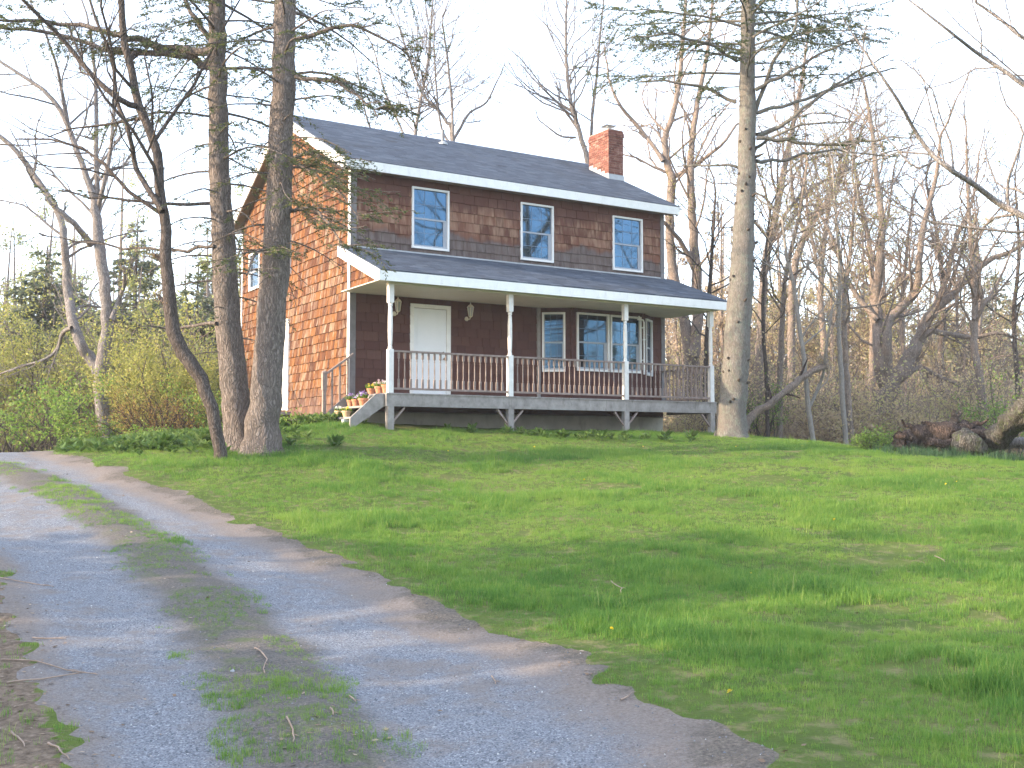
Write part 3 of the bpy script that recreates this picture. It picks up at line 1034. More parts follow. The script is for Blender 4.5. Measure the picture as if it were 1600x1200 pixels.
def post_mesh():
    mb = MB(); q = .062
    mb.box(-q, q, -q, q, 0, .98)
    mb.box(-q, q, -q, q, 2.03, 2.44)
    mb.lathe([(.06, .98), (.045, 1.0), (.05, 1.03), (.038, 1.06), (.046, 1.10), (.055, 1.4), (.053, 1.7), (.046, 1.90), (.038, 1.94), (.052, 1.97), (.044, 2.0), (.06, 2.03)], sides=12)
    return mb.mesh('porch_post')


pm = post_mesh(); pm.materials.append(M['postpaint'])
for x in PX:
    o = obj_of('porch_post', pm, house); o.location = (x, PY, DZ)
for i, x in enumerate(PX):
    g0 = gz(*H(x, PY)[:2]) - .3
    bxs('support_post', M['greywood'], (x - .075, x + .075, PY - .065, PY + .07, g0, DZ - .302))
    dirs = {0: (1,), 1: (-1, 1), 2: (-1, 1), 3: (-1,)}[i]
    for s in dirs:
        xa, xb = x + s * .075, x + s * .36
        lo_, hi_ = min(xa, xb), max(xa, xb)
        za, zb = DZ - .62, DZ - .302
        zl, zr_ = (za, zb) if s > 0 else (zb, za)
        mb = MB(); mb.hexa([[lo_, PY - .03, zl - .05], [hi_, PY - .03, zr_ - .05], [hi_, PY + .03, zr_ - .05], [lo_, PY + .03, zl - .05], [lo_, PY - .03, zl + .03], [hi_, PY - .03, zr_ + .03 - .03], [hi_, PY + .03, zr_ + .03 - .03], [lo_, PY + .03, zl + .03]])
        mb.build('brace', M['railwood'], house)

# baluster: one turned spindle shared by all
mb = MB()
mb.box(-.021, .021, -.021, .021, 0, .20); mb.box(-.021, .021, -.021, .021, .66, .80)
mb.lathe([(.02, .20), (.011, .22), (.017, .24), (.012, .27), (.016, .40), (.013, .52), (.010, .58), (.017, .605), (.011, .63), (.02, .66)], sides=8)
bal = mb.mesh('baluster'); bal.materials.append(M['railwood'])


def railing(p0, p1):
    """p0, p1: ends (x, y) of one run between two posts"""
    p0, p1 = np.array(p0), np.array(p1)
    ln = np.hypot(*(p1 - p0)); a = math.atan2(*(p1 - p0)[::-1])
    e = bpy.data.objects.new('railing', None); COL.objects.link(e); e.parent = house
    e.location = (*p0, DZ); e.rotation_euler = (0, 0, a)
    mb = MB(); mb.box(0, ln, -.045, .045, .925, .965); mb.build('top_rail', M['railwood'], e)
    mb = MB(); mb.box(0, ln, -.03, .03, .08, .124); mb.build('bottom_rail', M['railwood'], e)
    n = int(round(ln / .152)) - 1
    for i in range(n):
        o = obj_of('baluster', bal, e); o.location = ((i + 1) * ln / (n + 1), 0, .1245)


for a, b in zip(PX[:-1], PX[1:]):
    railing((a + .063, PY), (b - .063, PY))
railing((PX[3], PY + .063), (PX[3], -.04))

# ---------------- steps at the left end of the porch
steps = bpy.data.objects.new('steps', None); COL.objects.link(steps); steps.parent = house
TREAD = [(-.30, 2.56), (-.62, 2.30)]
for (x, z) in TREAD:
    bxs('tread', M['greywood'], (x - .03, x + .30, -1.93, -.23, z - .045, z), parent=steps)
for y in (-2.02, -.22):
    mb = MB(); mb.prism([(-.03, DZ - .01), (-.03, DZ - .30), (-.80, 2.02), (-.84, 2.10), (-.84, 2.26), (-.22, DZ - .02)], 1, y, y + .05)
    mb.build('stringer', M['greywood'], steps)
mb = MB(); mb.box(-.70, -.55, -1.3, -1.18, 1.9, 2.25); mb.build('block', M['trim'], steps)
newel = MB(); q = .055
newel.box(-.72 - q, -.72 + q, -.17 - q, -.17 + q, 2.95, 3.36); newel.box(-.72 - .04, -.72 + .04, -.17 - .04, -.17 + .04, 1.8, 2.95)
newel.lathe([(.07, 3.36), (.07, 3.385), (.04, 3.41)], c=(-.72, -.17, 0), sides=8)
newel.build('newel_post', M['railwood'], steps)
mb = MB(); mb.hexa([[-.72, -.20, 3.28], [0.0, -.20, 3.80], [0.0, -.14, 3.80], [-.72, -.14, 3.28], [-.72, -.20, 3.34], [0.0, -.20, 3.86], [0.0, -.14, 3.86], [-.72, -.14, 3.34]])
mb.build('handrail', M['railwood'], steps)
for x in (-.52, -.33, -.13):
    zt = 3.28 + (x + .72) * .72; zb = 2.26 + (x + .84) * .80
    bxs('baluster', M['railwood'], (x - .018, x + .018, -.19, -.154, zb, zt + .03), parent=steps)

# ---------------- bay window under the porch
BD = .5
bp = [(BAY[0], 0.03), (6.14, -BD), (8.50, -BD), (BAY[1], 0.03)]
mb = MB(); mb.prism(bp, 2, DZ + .002, 5.324)
bay = mb.build('bay_window', M['baywood'], house)
for (x, y) in bp[1:3]:
    mb = MB(); mb.box(x - .06, x + .06, y - .025, y + .06, DZ + .003, 5.322); mb.build('corner_post', M['baywood'], bay)
bxs('trim_board', M['greywood'], (BAY[0] - .06, BAY[0] + .04, -.06, .0, DZ + .003, 5.322), parent=bay)
for z in np.arange(DZ + .23, 3.6, .228):
    mb = MB(); mb.box(6.205, 8.435, -BD - .012, -BD, z - .01, z + .215); mb.build('siding_board', M['baywood'], bay)


def on_face(a, b, x0, z0):
    d = np.array(b) - np.array(a); an = math.atan2(d[1], d[0])
    return Matrix.Translation((*a, z0)) @ Matrix.Rotation(an, 4, 'Z') @ Matrix.Translation((x0, 0, 0))


lf = math.hypot(bp[1][0] - bp[0][0], bp[1][1] - bp[0][1])
window(0, .62, 0, 1.58, bay, on_face(bp[0], bp[1], .12, 3.62), screen=False)
window(0, 1.06, 0, 1.56, bay, on_face(bp[1], bp[2], .10, 3.65))
window(0, 1.06, 0, 1.56, bay, on_face(bp[1], bp[2], 1.20, 3.65))
window(0, .62, 0, 1.58, bay, on_face(bp[2], bp[3], .14, 3.62), screen=False)
# white pipe with an elbow in front of the bay's right-hand window
mb = MB()
mb.tube([(8.30, -.62, 5.12), (8.34, -.62, 5.13), (8.40, -.62, 5.12), (8.43, -.62, 5.06), (8.43, -.62, 4.6), (8.43, -.62, 3.62)], [.022] * 6, 8)
mb.lathe([(.034, 0), (.04, .02), (.034, .04)], c=(8.43, -.62, 4.56), sides=10)
mb.box(8.415, 8.445, -.62, -.5, 4.0, 4.03); mb.box(8.415, 8.445, -.62, -.5, 4.9, 4.93)
mb.box(8.21, 8.31, -.65, -.60, 5.11, 5.17); mb.box(8.24, 8.27, -.65, -.60, 5.17, 5.22)
mb.build('drain_pipe', M['trim'], house)

# ------------------------------------------------------------------ wall lanterns by the door
def lantern(x, z, label):
    t = thing('wall_lantern', label, 'wall lamp', H(x, -.03, z), HA, 'lanterns beside the front door')
    mb = MB()
    mb.lathe([(.005, -.03), (.05, -.02), (.06, 0), (.05, .012), (.02, .02)], M=Matrix.Translation((-.03, 0, -.10)) @ Matrix.Rotation(PI / 2, 4, 'X'), sides=12)
    mb.tube([(-.03, -.02, -.10), (-.03, -.08, -.13), (-.01, -.13, -.12), (.0, -.15, -.06)], [.012, .012, .012, .012], 6)
    mb.build('bracket', M['lantern'], t)
    mb = MB()
    c = (0, -.15, 0)
    mb.lathe([(.015, -.08), (.045, -.055), (.05, -.045)], c=c, sides=6)
    mb.lathe([(.105, .18), (.07, .225), (.03, .25), (.012, .27), (.018, .285), (.004, .31)], c=c, sides=6)
    for i in range(6):
        a0 = i * PI / 3
        b0, b1 = np.array([.052 * math.cos(a0), .052 * math.sin(a0) - .15, -.05]), np.array([.088 * math.cos(a0), .088 * math.sin(a0) - .15, .185])
        mb.tube([b0, (b0 + b1) / 2, b1], [.007] * 3, 4)
    mb.build('cage', M['lantern'], t)
    mb = MB(); mb.lathe([(.046, -.045), (.08, .18)], c=c, sides=6); mb.build('glass', M['lampglass'], t)
    return t


lantern(1.17, 4.99, 'cream metal lantern left of the front door, partly behind the corner post')
lantern(3.20, 4.99, 'cream metal lantern on the dark shingles right of the front door')

# ------------------------------------------------------------------ flower pots on the steps
def flower_pot(x, y, z, r, h, label, pot, petal, n, spread, hgt):
    t = thing('flower_pot', label, 'flower pot', H(x, y, z + .001), HA, 'potted flowers on the porch steps')
    mb = MB()
    mb.lathe([(r * .68, 0), (r * .93, h * .74), (r * 1.06, h * .75), (r * 1.08, h), (r * .96, h), (r * .94, h * .88)], sides=16)
    mb.build('pot', pot, t, smooth=False)
    m = 60
    a = rng.random(m) * 2 * PI; rr = np.sqrt(rng.random(m)) * r * 1.1
    p = np.c_[rr * np.cos(a) * .8, rr * np.sin(a) * .8, np.full(m, h * .86)]
    d = np.c_[np.cos(a) * rng.random(m), np.sin(a) * rng.random(m), .6 + rng.random(m)]
    mb = MB(); mb.leaves(p, d, rng.normal(size=(m, 3)), hgt * (.5 + .5 * rng.random(m)), .03)
    mb.build('foliage', M['green'], t)
    mb = MB()
    for i in range(n):
        a0 = random.uniform(0, 2 * PI); r0 = math.sqrt(random.random()) * spread
        c = np.array([r0 * math.cos(a0), r0 * math.sin(a0), h * .9 + hgt * random.uniform(.45, 1.0) * (1 - .35 * (r0 / spread) ** 2)])
        k_ = 6
        ang = np.arange(k_) * 2 * PI / k_ + random.random()
        tilt = rng.normal(size=3) * .5 + np.array([0, -.5, .8])
        ux = np.cross(tilt, [0, 0, 1.0]); ux /= np.linalg.norm(ux) + 1e-6; uy = np.cross(tilt, ux); uy /= np.linalg.norm(uy) + 1e-6
        dd = np.cos(ang)[:, None] * ux + np.sin(ang)[:, None] * uy + tilt * .15
        mb.leaves(np.repeat(c[None], k_, 0), dd, np.repeat(tilt[None], k_, 0), .026, .024, random.random())
    mb.build('flowers', petal, t)
    return t


flower_pot(-.20, -.52, 2.56, .085, .16, 'terracotta pot of tall purple pansies next to the stair rail', M['terra'], M['purple'], 34, .11, .20)
flower_pot(-.21, -.86, 2.56, .10, .16, 'terracotta pot with one low mauve clump, middle of the upper tread', M['terra'], M['purple'], 26, .10, .10)
flower_pot(-.21, -1.28, 2.56, .115, .17, 'wide terracotta pot of lilac flowers on the upper tread', M['terra'], M['purple'], 46, .15, .20)
flower_pot(-.52, -.60, 2.30, .10, .16, 'buff pot of white flowers on the lowest tread', M['tanpot'], M['white'], 30, .11, .14)
flower_pot(-.50, -1.00, 2.30, .105, .15, 'buff bowl of orange-yellow blooms on the lowest tread', M['tanpot'], M['yellow'], 18, .10, .10)
flower_pot(.22, -.75, DZ, .10, .16, 'orange-brown pot of yellow pansies standing at the back on the deck', M['terra'], M['yellow'], 20, .10, .17)
flower_pot(.16, -1.35, DZ, .11, .18, 'terracotta pot with pale pink and white blooms on the deck edge', M['terra'], M['pink'], 34, .13, .18)
flower_pot(.16, -1.72, DZ, .11, .20, 'bright terracotta pot of white flowers against the corner post', M['terra'], M['white'], 26, .12, .12)


# ------------------------------------------------------------------ plants: shared builders
def resample(pts, rad, n):
    """smooth curve through the given points (Catmull-Rom), n samples"""
    pts = np.asarray(pts, float); rad = np.asarray(rad, float)
    m = len(pts)
    q = np.c_[pts, rad]
    t = np.linspace(0, m - 1.0001, n)
    i = t.astype(int); f = (t - i)[:, None]
    g = lambda a: q[np.clip(a, 0, m - 1)]
    p0, p1, p2, p3 = g(i - 1), g(i), g(i + 1), g(i + 2)
    o = .5 * (2 * p1 + (p2 - p0) * f + (2 * p0 - 5 * p1 + 4 * p2 - p3) * f ** 2 + (3 * p1 - p0 - 3 * p2 + p3) * f ** 3)
    return o[:, :3], np.maximum(o[:, 3], .003)


def trace(rows, Y, dY=0.0, ground=False, seed=0):
    """rows of (u, v, radius in photo pixels) for a limb standing at depth Y -> world points and radii"""
    pts, rad = [], []
    n = len(rows)
    for i, (u, v, r) in enumerate(rows):
        y = Y + dY * (i / max(1, n - 1)) + .25 * math.sin(i * 1.7 + seed) * (dY != 0)
        pts.append(P(u, v, y)); rad.append(r / FPX * y)
    if ground:
        x, y = pts[0][:2]
        pts[0][2] = min(pts[0][2], gz(x, y)) - .15
    return np.array(pts), np.array(rad)


def unit(v):
    return v / (np.linalg.norm(v) + 1e-9)


def grow(mb, p, d, Ln, r, lev, maxlev, tips, nchild=(7, 5, 4), up=.10, wander=.22, minr=.004, ang=(.5, 1.0)):
    n = 6 if lev < maxlev else 4
    pts = [np.array(p)]
    d = unit(np.array(d, float))
    for i in range(n - 1):
        d = unit(d + rng.normal(size=3) * wander + np.array([0, 0, up]))
        pts.append(pts[-1] + d * Ln / (n - 1))
    pts = np.array(pts)
    rad = np.linspace(r, max(minr, r * .35), n)
    mb.tube(pts, rad, 5 if r > .03 else (4 if r > .012 else 3), rng.random())
    if lev >= maxlev:
        tips.append(pts)
        return
    k = nchild[min(lev, len(nchild) - 1)]
    for i in range(k):
        t = .25 + .72 * (i + rng.random()) / k
        j = min(int(t * (n - 1)), n - 2)
        f = t * (n - 1) - j
        b = pts[j] * (1 - f) + pts[j + 1] * f
        tan = unit(pts[j + 1] - pts[j])
        side = unit(np.cross(tan, rng.normal(size=3)))
        a = rng.uniform(*ang)
        grow(mb, b, tan * math.cos(a) + side * math.sin(a), Ln * rng.uniform(.30, .58), max(minr, np.interp(t, [0, 1], [r, r * .35]) * .6), lev + 1, maxlev, tips, nchild, up, wander, minr, ang)


def bare_tree(name, label, Y, limbs, bark, group=None, cat='tree', depth=2, nchild=(6, 5, 4), per_m=1.1, leaf=None, nleaf=0, leafsize=.05, dY=None, twiglen=(.25, .5), minr=.004, up=.08, seed=1, thin=1.0):
    """limbs: list of pixel polylines; the first starts at the ground and is the trunk, the others are limbs"""
    global rng
    rng = np.random.default_rng(seed)
    base = None
    tw = MB(); tips = []
    t = None
    trunk = None
    for i, rows in enumerate(limbs):
        dy = 0.0 if i == 0 else (dY[i] if dY else rng.uniform(-1.6, 1.6))
        if isinstance(rows[0], np.ndarray):
            pts, rad = rows[0].copy(), rows[1].copy()
        else:
            pts, rad = trace(rows, Y, dy, i == 0, seed + i)
        rad = rad * thin
        ln = np.linalg.norm(np.diff(pts, axis=0), axis=1).sum()
        pts, rad = resample(pts, rad, max(8, int(ln * 3.5)))
        if i == 0:
            base = pts[0].copy(); base[2] += .15
            t = thing(name, label, cat, base, 0, group)
            rad[0] *= 1.3
        pts = pts + rng.normal(size=pts.shape) * rad[:, None] * .10
        mb = MB(); mb.tube(pts - base, rad, 12 if rad.max() > .12 else 7)
        o = mb.build('trunk' if i == 0 else 'limb', bark, t if i == 0 else trunk, smooth=True)
        if i == 0:
            trunk = o
        # side branches along the limb
        k = max(3, int(ln * per_m))
        lo = .45 if i == 0 else .15
        for q in range(k):
            f = lo + (1 - lo) * (q + rng.random()) / k
            j = min(int(f * (len(pts) - 1)), len(pts) - 2)
            tan = unit(pts[j + 1] - pts[j])
            sd_ = unit(np.cross(tan, rng.normal(size=3)))
            a = rng.uniform(.6, 1.15)
            L1 = ln * rng.uniform(*twiglen) * (1 - .35 * f)
            L1 = min(L1, 3.6)
            grow(tw, pts[j] - base, tan * math.cos(a) + sd_ * math.sin(a), L1, max(minr, min(rad[j] * .45, .05)), 0, depth, tips, nchild, up, minr=minr)
        grow(tw, pts[-1] - base, unit(pts[-1] - pts[-2]), min(2.5, ln * .35), max(rad[-1], minr), 0, depth, tips, nchild, up, minr=minr)
    tw.build('branches', bark, t, smooth=True, stuff=True)
    if leaf is not None and nleaf and tips:
        tp = np.concatenate([x[1:] for x in tips])
        ii = rng.integers(0, len(tp), nleaf)
        p = tp[ii] + rng.normal(size=(nleaf, 3)) * .06
        mb = MB(); mb.leaves(p, rng.normal(size=(nleaf, 3)) + [0, 0, -.2], rng.normal(size=(nleaf, 3)), leafsize * (.6 + .8 * rng.random(nleaf)), leafsize * .6)
        mb.build('crown', leaf, t, stuff=True)
    return t


def conifer(name, label, trunks, bark, cat='tree', group=None, br=None, seed=1, stubs=None, extra=None, twig_step=.13, needle=(.075, .032), nmat=None, density=11, flat=.35):
    """trunks: list of (points, radii); br(z) -> (branches per metre, length, foliage 0..1, droop)"""
    global rng
    rng = np.random.default_rng(seed)
    base = trunks[0][0][0].copy(); base[2] += .15
    t = thing(name, label, cat, base, 0, group)
    tw = MB(); lf = MB()
    LP, LD, LU = [], [], []

    def branch(p, az, Ln, fol, droop, r):
        n = 9
        pts = [np.array(p)]
        d = np.array([math.cos(az), math.sin(az), .25 - droop * .2])
        for i in range(n - 1):
            d = unit(d + np.array([0, 0, -droop * .13 + (.10 if i > 5 else 0)]) + rng.normal(size=3) * .07)
            pts.append(pts[-1] + d * Ln / (n - 1))
        pts = np.array(pts)
        tw.tube(pts - base, np.linspace(r, .004, n), 5, rng.random())
        m = int(Ln * .85 / twig_step)
        for q in range(m):
            f = .14 + .86 * (q + rng.random() * .6) / m
            j = min(int(f * (n - 1)), n - 2); g = f * (n - 1) - j
            b = pts[j] * (1 - g) + pts[j + 1] * g
            tan = unit(pts[j + 1] - pts[j])
            sidev = unit(np.cross(tan, [0, 0, 1])) * (1 if q % 2 else -1)
            l2 = Ln * (.10 + .26 * math.sin(PI * min(1, f * .9 + .1))) * rng.uniform(.6, 1.2)
            if rng.random() > .25 + .75 * max(fol, .35):
                continue
            d2 = unit(tan * .7 + sidev * rng.uniform(.6, 1.0) + np.array([0, 0, -.12 - .2 * droop]) + rng.normal(size=3) * .12)
            e = b + d2 * l2; e[2] -= .06 * l2 * (1 + 2 * droop)
            mid = (b + e) / 2 + rng.normal(size=3) * l2 * .05; mid[2] += .03 * l2
            tw.tube(np.array([b, mid, e]) - base, [.005, .0035, .002], 3, rng.random())
            if rng.random() < fol:
                k = max(3, int(l2 * density * 4.2))
                s = rng.random(k)[:, None] * .92 + .08
                pp = np.where(s < .5, b + (mid - b) * s * 2, mid + (e - mid) * (s - .5) * 2)
                sg = rng.choice([-1, 1], k)[:, None]
                s2 = unit(np.cross(d2, [0, 0, 1]))
                dd = d2 * .5 + s2 * sg * rng.uniform(.3, 1.0, (k, 1)) + rng.normal(size=(k, 3)) * .25
                LP.append(pp + rng.normal(size=(k, 3)) * .012); LD.append(dd); LU.append(np.array([0, 0, 1.0]) + rng.normal(size=(k, 3)) * flat)

    for ti, (pts0, rad0) in enumerate(trunks):
        ln = np.linalg.norm(np.diff(pts0, axis=0), axis=1).sum()
        pts, rad = resample(pts0, rad0, int(ln * 4))
        rad[:5] *= [1.5, 1.27, 1.12, 1.05, 1.0]
        wob = rng.normal(size=pts.shape) * .012; pts = pts + wob
        mb = MB()
        a = np.arange(20) * 2 * PI / 20
        ring = []
        for i, (c, r) in enumerate(zip(pts, rad)):      # a trunk with shallow buttresses and an uneven outline
            fl = 1 + .15 * np.sin(5 * a + ti + i * .05) * max(0, 1 - i / 5) + .025 * np.sin(3 * a + i * .9) + rng.normal(size=20) * .012
            ring.append(np.c_[np.cos(a) * r * fl, np.sin(a) * r * fl, np.zeros(20)] + c)
        v = np.concatenate(ring) - base
        i = np.arange(len(pts) - 1)[:, None]; j = np.arange(20)[None]
        f = np.stack([i * 20 + j, i * 20 + (j + 1) % 20, (i + 1) * 20 + (j + 1) % 20, (i + 1) * 20 + j], -1).reshape(-1, 4)
        mb.add(v, f)
        o = mb.build('trunk', bark, t, smooth=True)
        z = pts[0, 2] + .6; az = rng.random() * 6
        while z < pts[-1, 2] - .3:
            perm, Ln, fol, droop = br(z, ti)
            if perm < .1:
                z += .25; continue
            z += 1 / perm * rng.uniform(.6, 1.4)
            az += 2.4 + rng.normal() * .5
            if z > pts[-1, 2] - .3: continue
            c = np.array([np.interp(z, pts[:, 2], pts[:, 0]), np.interp(z, pts[:, 2], pts[:, 1]), z]); r = np.interp(z, pts[:, 2], rad)
            L1 = Ln * rng.uniform(.6, 1.25)
            branch(c + np.array([math.cos(az), math.sin(az), 0]) * r * .8, az, L1, fol * rng.uniform(.5, 1.3), droop, .008 + .007 * L1)
        if stubs:
            sb = MB()
            for q in range(stubs[2]):
                z = rng.uniform(stubs[0], stubs[1]); az = rng.random() * 2 * PI
                c = np.array([np.interp(z, pts[:, 2], pts[:, 0]), np.interp(z, pts[:, 2], pts[:, 1]), z]); r = np.interp(z, pts[:, 2], rad)
                d = np.array([math.cos(az), math.sin(az), .3]); l = rng.choice([.03, .05, .09, .22], p=[.4, .3, .2, .1])
                sb.tube(np.array([c + d * r * .7, c + d * (r + l * .4), c + d * (r + l)]) - base, [.045, .034, .012], 6)
            sb.build('branch_stubs', M['bark_dark'], o, smooth=True, stuff=True)
    for e in (extra or []):
        pts, rad = resample(e[0], e[1], max(8, int(np.linalg.norm(np.diff(e[0], axis=0), axis=1).sum() * 4)))
        pts = pts + rng.normal(size=pts.shape) * .02
        mb = MB(); mb.tube(pts - base, rad, 7); mb.build('limb', bark, t, smooth=True)
        m = int(e[2] * np.linalg.norm(pts[-1] - pts[0]))
        for q in range(m):
            j = int(len(pts) * (.15 + .84 * rng.random())); j = min(j, len(pts) - 2)
            tan = pts[j + 1] - pts[j]; az = math.atan2(tan[1], tan[0]) + rng.choice([-1, 1]) * rng.uniform(.5, 1.3)
            branch(pts[j], az, rng.uniform(.5, 1.5) * e[4], e[3], .5, .009)
    tw.build('branches', bark, t, smooth=True, stuff=True)
    if LP:
        p = np.concatenate(LP) - base; d = np.concatenate(LD); u = np.concatenate(LU)
        lf.leaves(p, d, u, needle[0] * (.6 + .8 * rng.random(len(p))), needle[1])
        lf.build('crown', nmat or M['needle'], t, stuff=True)
    return t


def shrub(name, label, cat, base, rx, h, leaf, nleaf, lsize, stems=14, bark=None, group=None, seed=1, maxlev=2, spread=.55, nchild=(5, 4), wide=.55, lw=.6):
    global rng
    rng = np.random.default_rng(seed)
    t = thing(name, label, cat, base, 0, group)
    tw = MB(); tips = []
    for i in range(stems):
        a = rng.random() * 2 * PI; q = math.sqrt(rng.random())
        d = np.array([math.cos(a) * q * rx / h * 1.1, math.sin(a) * q * rx / h * 1.1, 1.0])
        grow(tw, np.array([math.cos(a) * q * rx * .35, math.sin(a) * q * rx * .35, -.08]), d, h * rng.uniform(.55, .95), .008 + .006 * h, 0, maxlev, tips, nchild, .03, .2, .003, (.35, .9))
    tw.build('stems', bark or M['bark_dark'], t, smooth=True, stuff=True)
    if nleaf:
        tp = np.concatenate([x for x in tips])
        ii = rng.integers(0, len(tp), nleaf)
        p = tp[ii] + rng.normal(size=(nleaf, 3)) * lsize * 1.2
        p[:, 2] = np.maximum(p[:, 2], .02)
        mb = MB(); mb.leaves(p, rng.normal(size=(nleaf, 3)) + [0, 0, -.1], rng.normal(size=(nleaf, 3)) + [0, 0, .8], lsize * (.5 + rng.random(nleaf)), lsize * lw)
        mb.build('leaves', leaf, t, stuff=True)
    return t


def scatter(name, protos, pts, rotz, scl, pick, tone, mats, tilt=None):
    """ONE object of kind stuff: a point cloud that repeats a few small meshes kept in the same object (geometry nodes).
    protos: list of (MB, material index)"""
    mb = MB(); pid = []; mi = []
    for kk, (q, m) in enumerate(protos):
        q.flush()
        v = np.concatenate(q.v); tn = np.concatenate(q.t)
        for f in q.f:
            pass
        off = mb.n
        mb.v.append(v); mb.t.append(tn)
        for f in q.f:
            mb.f.append(f + off); mi += [m] * len(f)
        mb.n += len(v); pid += [kk + 1] * len(v)
    nv = mb.n
    n = len(pts)
    mb.v.append(np.asarray(pts, float)); mb.t.append(np.asarray(tone, float)); mb.n += n
    me = mb.mesh(name)
    for m in mats:
        me.materials.append(m)
    me.polygons.foreach_set('material_index', np.array(mi, np.int32))
    def at_(nm, typ, arr, key='value'):
        a = me.attributes.new(nm, typ, 'POINT'); a.data.foreach_set(key, np.asarray(arr).ravel())
    at_('proto', 'INT', np.r_[pid, np.zeros(n)].astype(np.int32))
    at_('pick', 'INT', np.r_[np.zeros(nv), pick].astype(np.int32))
    at_('scl', 'FLOAT', np.r_[np.zeros(nv), scl].astype(np.float32))
    rv = np.zeros((nv + n, 3), np.float32); rv[nv:, 2] = rotz
    if tilt is not None:
        rv[nv:, 0] = tilt
    at_('rotv', 'FLOAT_VECTOR', rv, 'vector')
    o = bpy.data.objects.new(name, me); COL.objects.link(o); o['kind'] = 'stuff'
    ng = bpy.data.node_groups.new(name + '_spread', 'GeometryNodeTree')
    ng.interface.new_socket('Geometry', in_out='INPUT', socket_type='NodeSocketGeometry')
    ng.interface.new_socket('Geometry', in_out='OUTPUT', socket_type='NodeSocketGeometry')
    N_, Lk = ng.nodes, ng.links
    gi = N_.new('NodeGroupInput'); go = N_.new('NodeGroupOutput'); jn = N_.new('GeometryNodeJoinGeometry')
    def na(nm, typ):
        x = N_.new('GeometryNodeInputNamedAttribute'); x.data_type = typ; x.inputs[0].default_value = nm
        return x.outputs[0]
    def eq(sock, val):
        c = N_.new('FunctionNodeCompare'); c.data_type = 'INT'; c.operation = 'EQUAL'
        Lk.new(sock, c.inputs[2]); c.inputs[3].default_value = val
        return c.outputs[0]
    def sep(val):
        s = N_.new('GeometryNodeSeparateGeometry'); s.domain = 'POINT'
        Lk.new(gi.outputs[0], s.inputs[0]); Lk.new(eq(na('proto', 'INT'), val), s.inputs[1])
        return s.outputs[0]
    pp = sep(0)
    for kk in range(len(protos)):
        ip = N_.new('GeometryNodeInstanceOnPoints')
        Lk.new(pp, ip.inputs['Points']); Lk.new(eq(na('pick', 'INT'), kk + 1), ip.inputs['Selection']); Lk.new(sep(kk + 1), ip.inputs['Instance'])
        Lk.new(na('rotv', 'FLOAT_VECTOR'), ip.inputs['Rotation']); Lk.new(na('scl', 'FLOAT'), ip.inputs['Scale'])
        Lk.new(ip.outputs[0], jn.inputs[0])
    Lk.new(jn.outputs[0], go.inputs[0])
    md = o.modifiers.new('spread', 'NODES'); md.node_group = ng
    return o


# ------------------------------------------------------------------ the big conifer with two trunks, left of the house
TY = 20.0
tr_r = trace([(404, 694, 29), (412, 650, 26), (418, 600, 24), (424, 500, 22.8), (431, 400, 22), (437, 300, 19.8), (440, 200, 18.8), (443, 100, 18), (445, 0, 17), (447, -150, 15), (449, -350, 11), (450, -520, 5)], TY, 0, True)
tr_l = trace([(376, 698, 25), (371, 650, 23), (366, 600, 21.5), (357, 500, 20), (350, 400, 18.8), (345, 300, 16.5), (341, 200, 15.3), (340, 100, 14), (339, 0, 13), (338, -160, 11), (337, -340, 5)], TY + .35, 0, True)


def hem(z, ti):
    f = np.interp(z, [2.5, 4.2, 5.5, 6.5, 8, 10, 15], [.12, .35, .55, .7, .9, 1, 1])
    n = np.interp(z, [2.3, 3.2, 4.5, 6, 8, 11, 14], [0.02, 2.6, 4.4, 5.2, 6.5, 6.5, 5])
    ln = np.interp(z, [2.5, 4, 6, 9, 14, 17], [1.2, 1.5, 1.7, 2.7, 2.6, .8])
    return n, ln, f, np.interp(z, [3, 7, 12], [1.0, .7, .4])


limb_rows = [[(330, 80, 7), (268, 76, 6.5), (225, 66, 5.5), (193, 58, 5), (143, 43, 4), (70, 34, 3), (0, 28, 2), (-60, 20, 1.2)],
             [(326, 102, 7), (290, 88, 6), (255, 84, 5), (180, 80, 4.5), (127, 63, 3.5), (60, 50, 3), (0, 42, 2)],
             [(334, 70, 5), (312, 40, 4), (295, 10, 3.5), (280, -30, 3)],
             [(330, 320, 3), (260, 318, 2.5), (180, 312, 2), (90, 300, 1.2)],
             [(335, 385, 3), (285, 392, 2.5), (215, 390, 2), (130, 378, 1.5), (60, 366, 1)],
             [(338, 505, 3), (300, 508, 2.5), (262, 512, 2), (230, 508, 1)]]
ex = []
for i, rws in enumerate(limb_rows):
    p_, r_ = trace(rws, TY + .35, [-.6, .5, .4, -1.2, 1.0, .4][i], False, i)
    ex.append((p_, r_, [7, 7, 5, 4, 4, 2][i], [.8, .7, .7, .35, .35, .1][i], [1, 1, 1, .8, .8, .6][i]))
for rws, dy in (([(452, 250, 3), (490, 238, 2.6), (530, 262, 2), (575, 285, 1.2)], -1.5), ([(450, 330, 3), (485, 325, 2.4), (515, 350, 1.8), (540, 395, 1)], -2.0), ([(425, 380, 3), (400, 395, 2.2), (385, 430, 1.4)], -1.6),
                ([(462, 60, 4), (540, 40, 3), (590, 55, 2), (640, 90, 1.2)], -.5), ([(462, 120, 3.5), (510, 125, 3), (560, 150, 2), (590, 180, 1)], -1.8), ([(450, 250, 3), (490, 270, 2.4), (540, 310, 1.5), (560, 350, 1)], -1.2)):
    p_, r_ = trace(rws, TY, dy, False, len(ex))
    ex.append((p_, r_, 9, .9, .75))
conifer('hemlock_tree', 'tall conifer with two thick trunks joined at the foot, in front of the gable wall', [tr_r, tr_l], M['bark_hem'], br=hem, seed=5, extra=ex, density=20, flat=.8, needle=(.062, .022))

